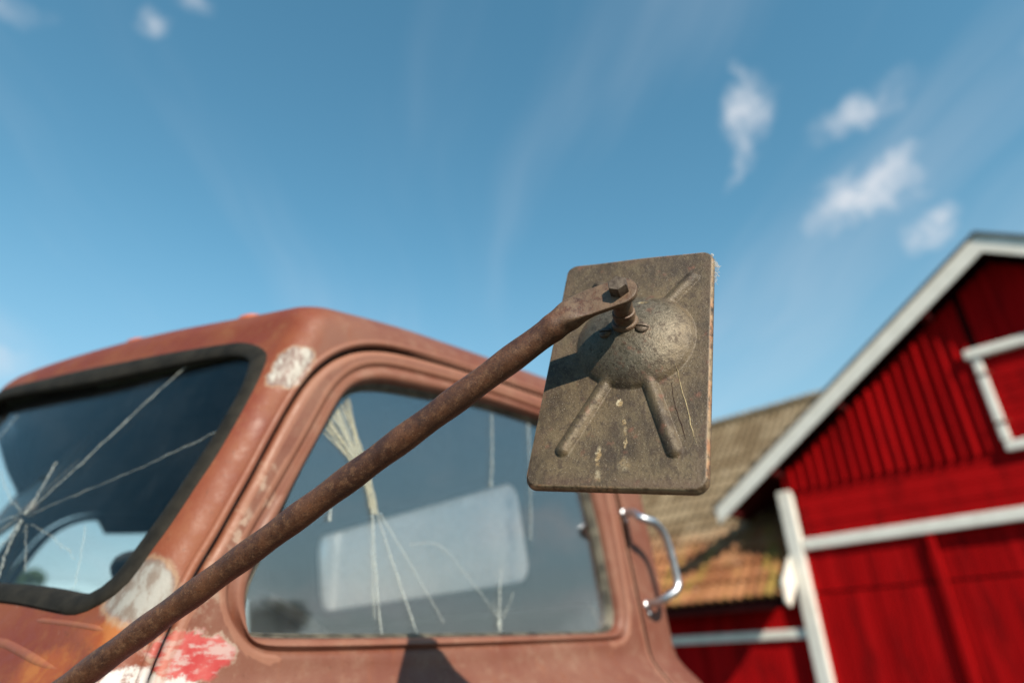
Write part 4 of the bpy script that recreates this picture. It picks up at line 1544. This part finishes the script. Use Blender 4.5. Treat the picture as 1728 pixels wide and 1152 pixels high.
# ------------------------------------------------------------------ trees
def tree(name, loc, H, rx, label, leafmat, seed, nleaf=5200, leaf=.16, group=None):
    rnd = random.Random(seed)
    t = tag(empty(name, loc), label, 'tree', group)
    base = V(loc[0], loc[1], 0)
    trunk = [base + V(rnd.gauss(0, .05) * k, rnd.gauss(0, .05) * k, H * .62 * k / 6) for k in range(7)]
    parts = [tube(trunk, [.16 * H / 6 * (1 - .13 * k) for k in range(7)], 9)]
    clumps = []
    for k in range(16):
        a = rnd.random() * 6.283
        st = trunk[rnd.randint(2, 6)]
        rr_ = rx * (.35 + .55 * rnd.random())
        e = V(base.x + math.cos(a) * rr_, base.y + math.sin(a) * rr_, H * (.38 + .5 * rnd.random()))
        mid = st.lerp(e, .5) + V(0, 0, .1 * H * rnd.random())
        parts.append(tube([st, mid, e], [.05 * H / 6, .035 * H / 6, .012 * H / 6], 6))
        clumps.append((e, rx * (.30 + .25 * rnd.random())))
    clumps.append((V(base.x, base.y, H * .86), rx * .42))
    v_, f_ = join(*parts)
    mk('trunk', v_, f_, 'bark', t, 60, eye=False)
    vs_, fs_ = [], []
    for k in range(nleaf):
        c, r = clumps[rnd.randrange(len(clumps))]
        d = V(rnd.gauss(0, 1), rnd.gauss(0, 1), rnd.gauss(0, .8))
        d = d.normalized() * r * (rnd.random() ** .45)
        p = c + d
        n1 = V(rnd.gauss(0, 1), rnd.gauss(0, 1), rnd.gauss(.6, 1)).normalized()
        a1 = n1.orthogonal().normalized() * leaf * (.7 + .7 * rnd.random())
        b1 = n1.cross(a1) * .6
        o = len(vs_)
        vs_ += [p - a1, p + b1, p + a1, p - b1]
        fs_.append((o, o + 1, o + 2, o + 3))
    mk('crown', vs_, fs_, leafmat, t, eye=False, recalc=False)
tree('leafy_tree', (25.2, -50.6, 0), 6.3, 3.1, 'rounded dark tree reflected low in the front corner of the side window', 'leaf_b', 1)
TR_ = [((5.7, 37, 0), 6.9, 1.25, 'taller of two green trees seen low through the windshield', 'leaf_a'),
       ((8.0, 38, 0), 5.6, 1.05, 'shorter of two green trees seen low through the windshield', 'leaf_a')]
for i, (l, h, r, lb, lm) in enumerate(TR_):
    tree('leafy_tree', l, h, r, lb, lm, 20 + i, 3600, .17)

# ------------------------------------------------------------------ white box added to brighten the rear window
added_box = tag(empty('added_white_box', (1.87, 2.22, 1.067)), 'pale white box added behind the cab to brighten the rear window', 'box')
bx0, bx1, by0, by1, bz0, bz1 = 1.68, 2.06, 1.54, 2.90, -.683, .66
body = mk('box_body', *box(((bx0 + bx1) / 2, (by0 + by1) / 2, (bz0 + bz1) / 2 - .03), (bx1 - bx0, by1 - by0, bz1 - bz0 - .06), None, .012), 'box_white', added_box)
mk('lid', *box(((bx0 + bx1) / 2, (by0 + by1) / 2, bz1 - .028), (bx1 - bx0 + .05, by1 - by0 + .05, .05), None, .014), 'box_white', added_box)
for y in (by0 + .05, by1 - .05):
    mk('corner_batten', *box((bx0 - .012, y, (bz0 + bz1) / 2 - .04), (.022, .08, bz1 - bz0 - .10), None, .004), 'box_white', added_box)
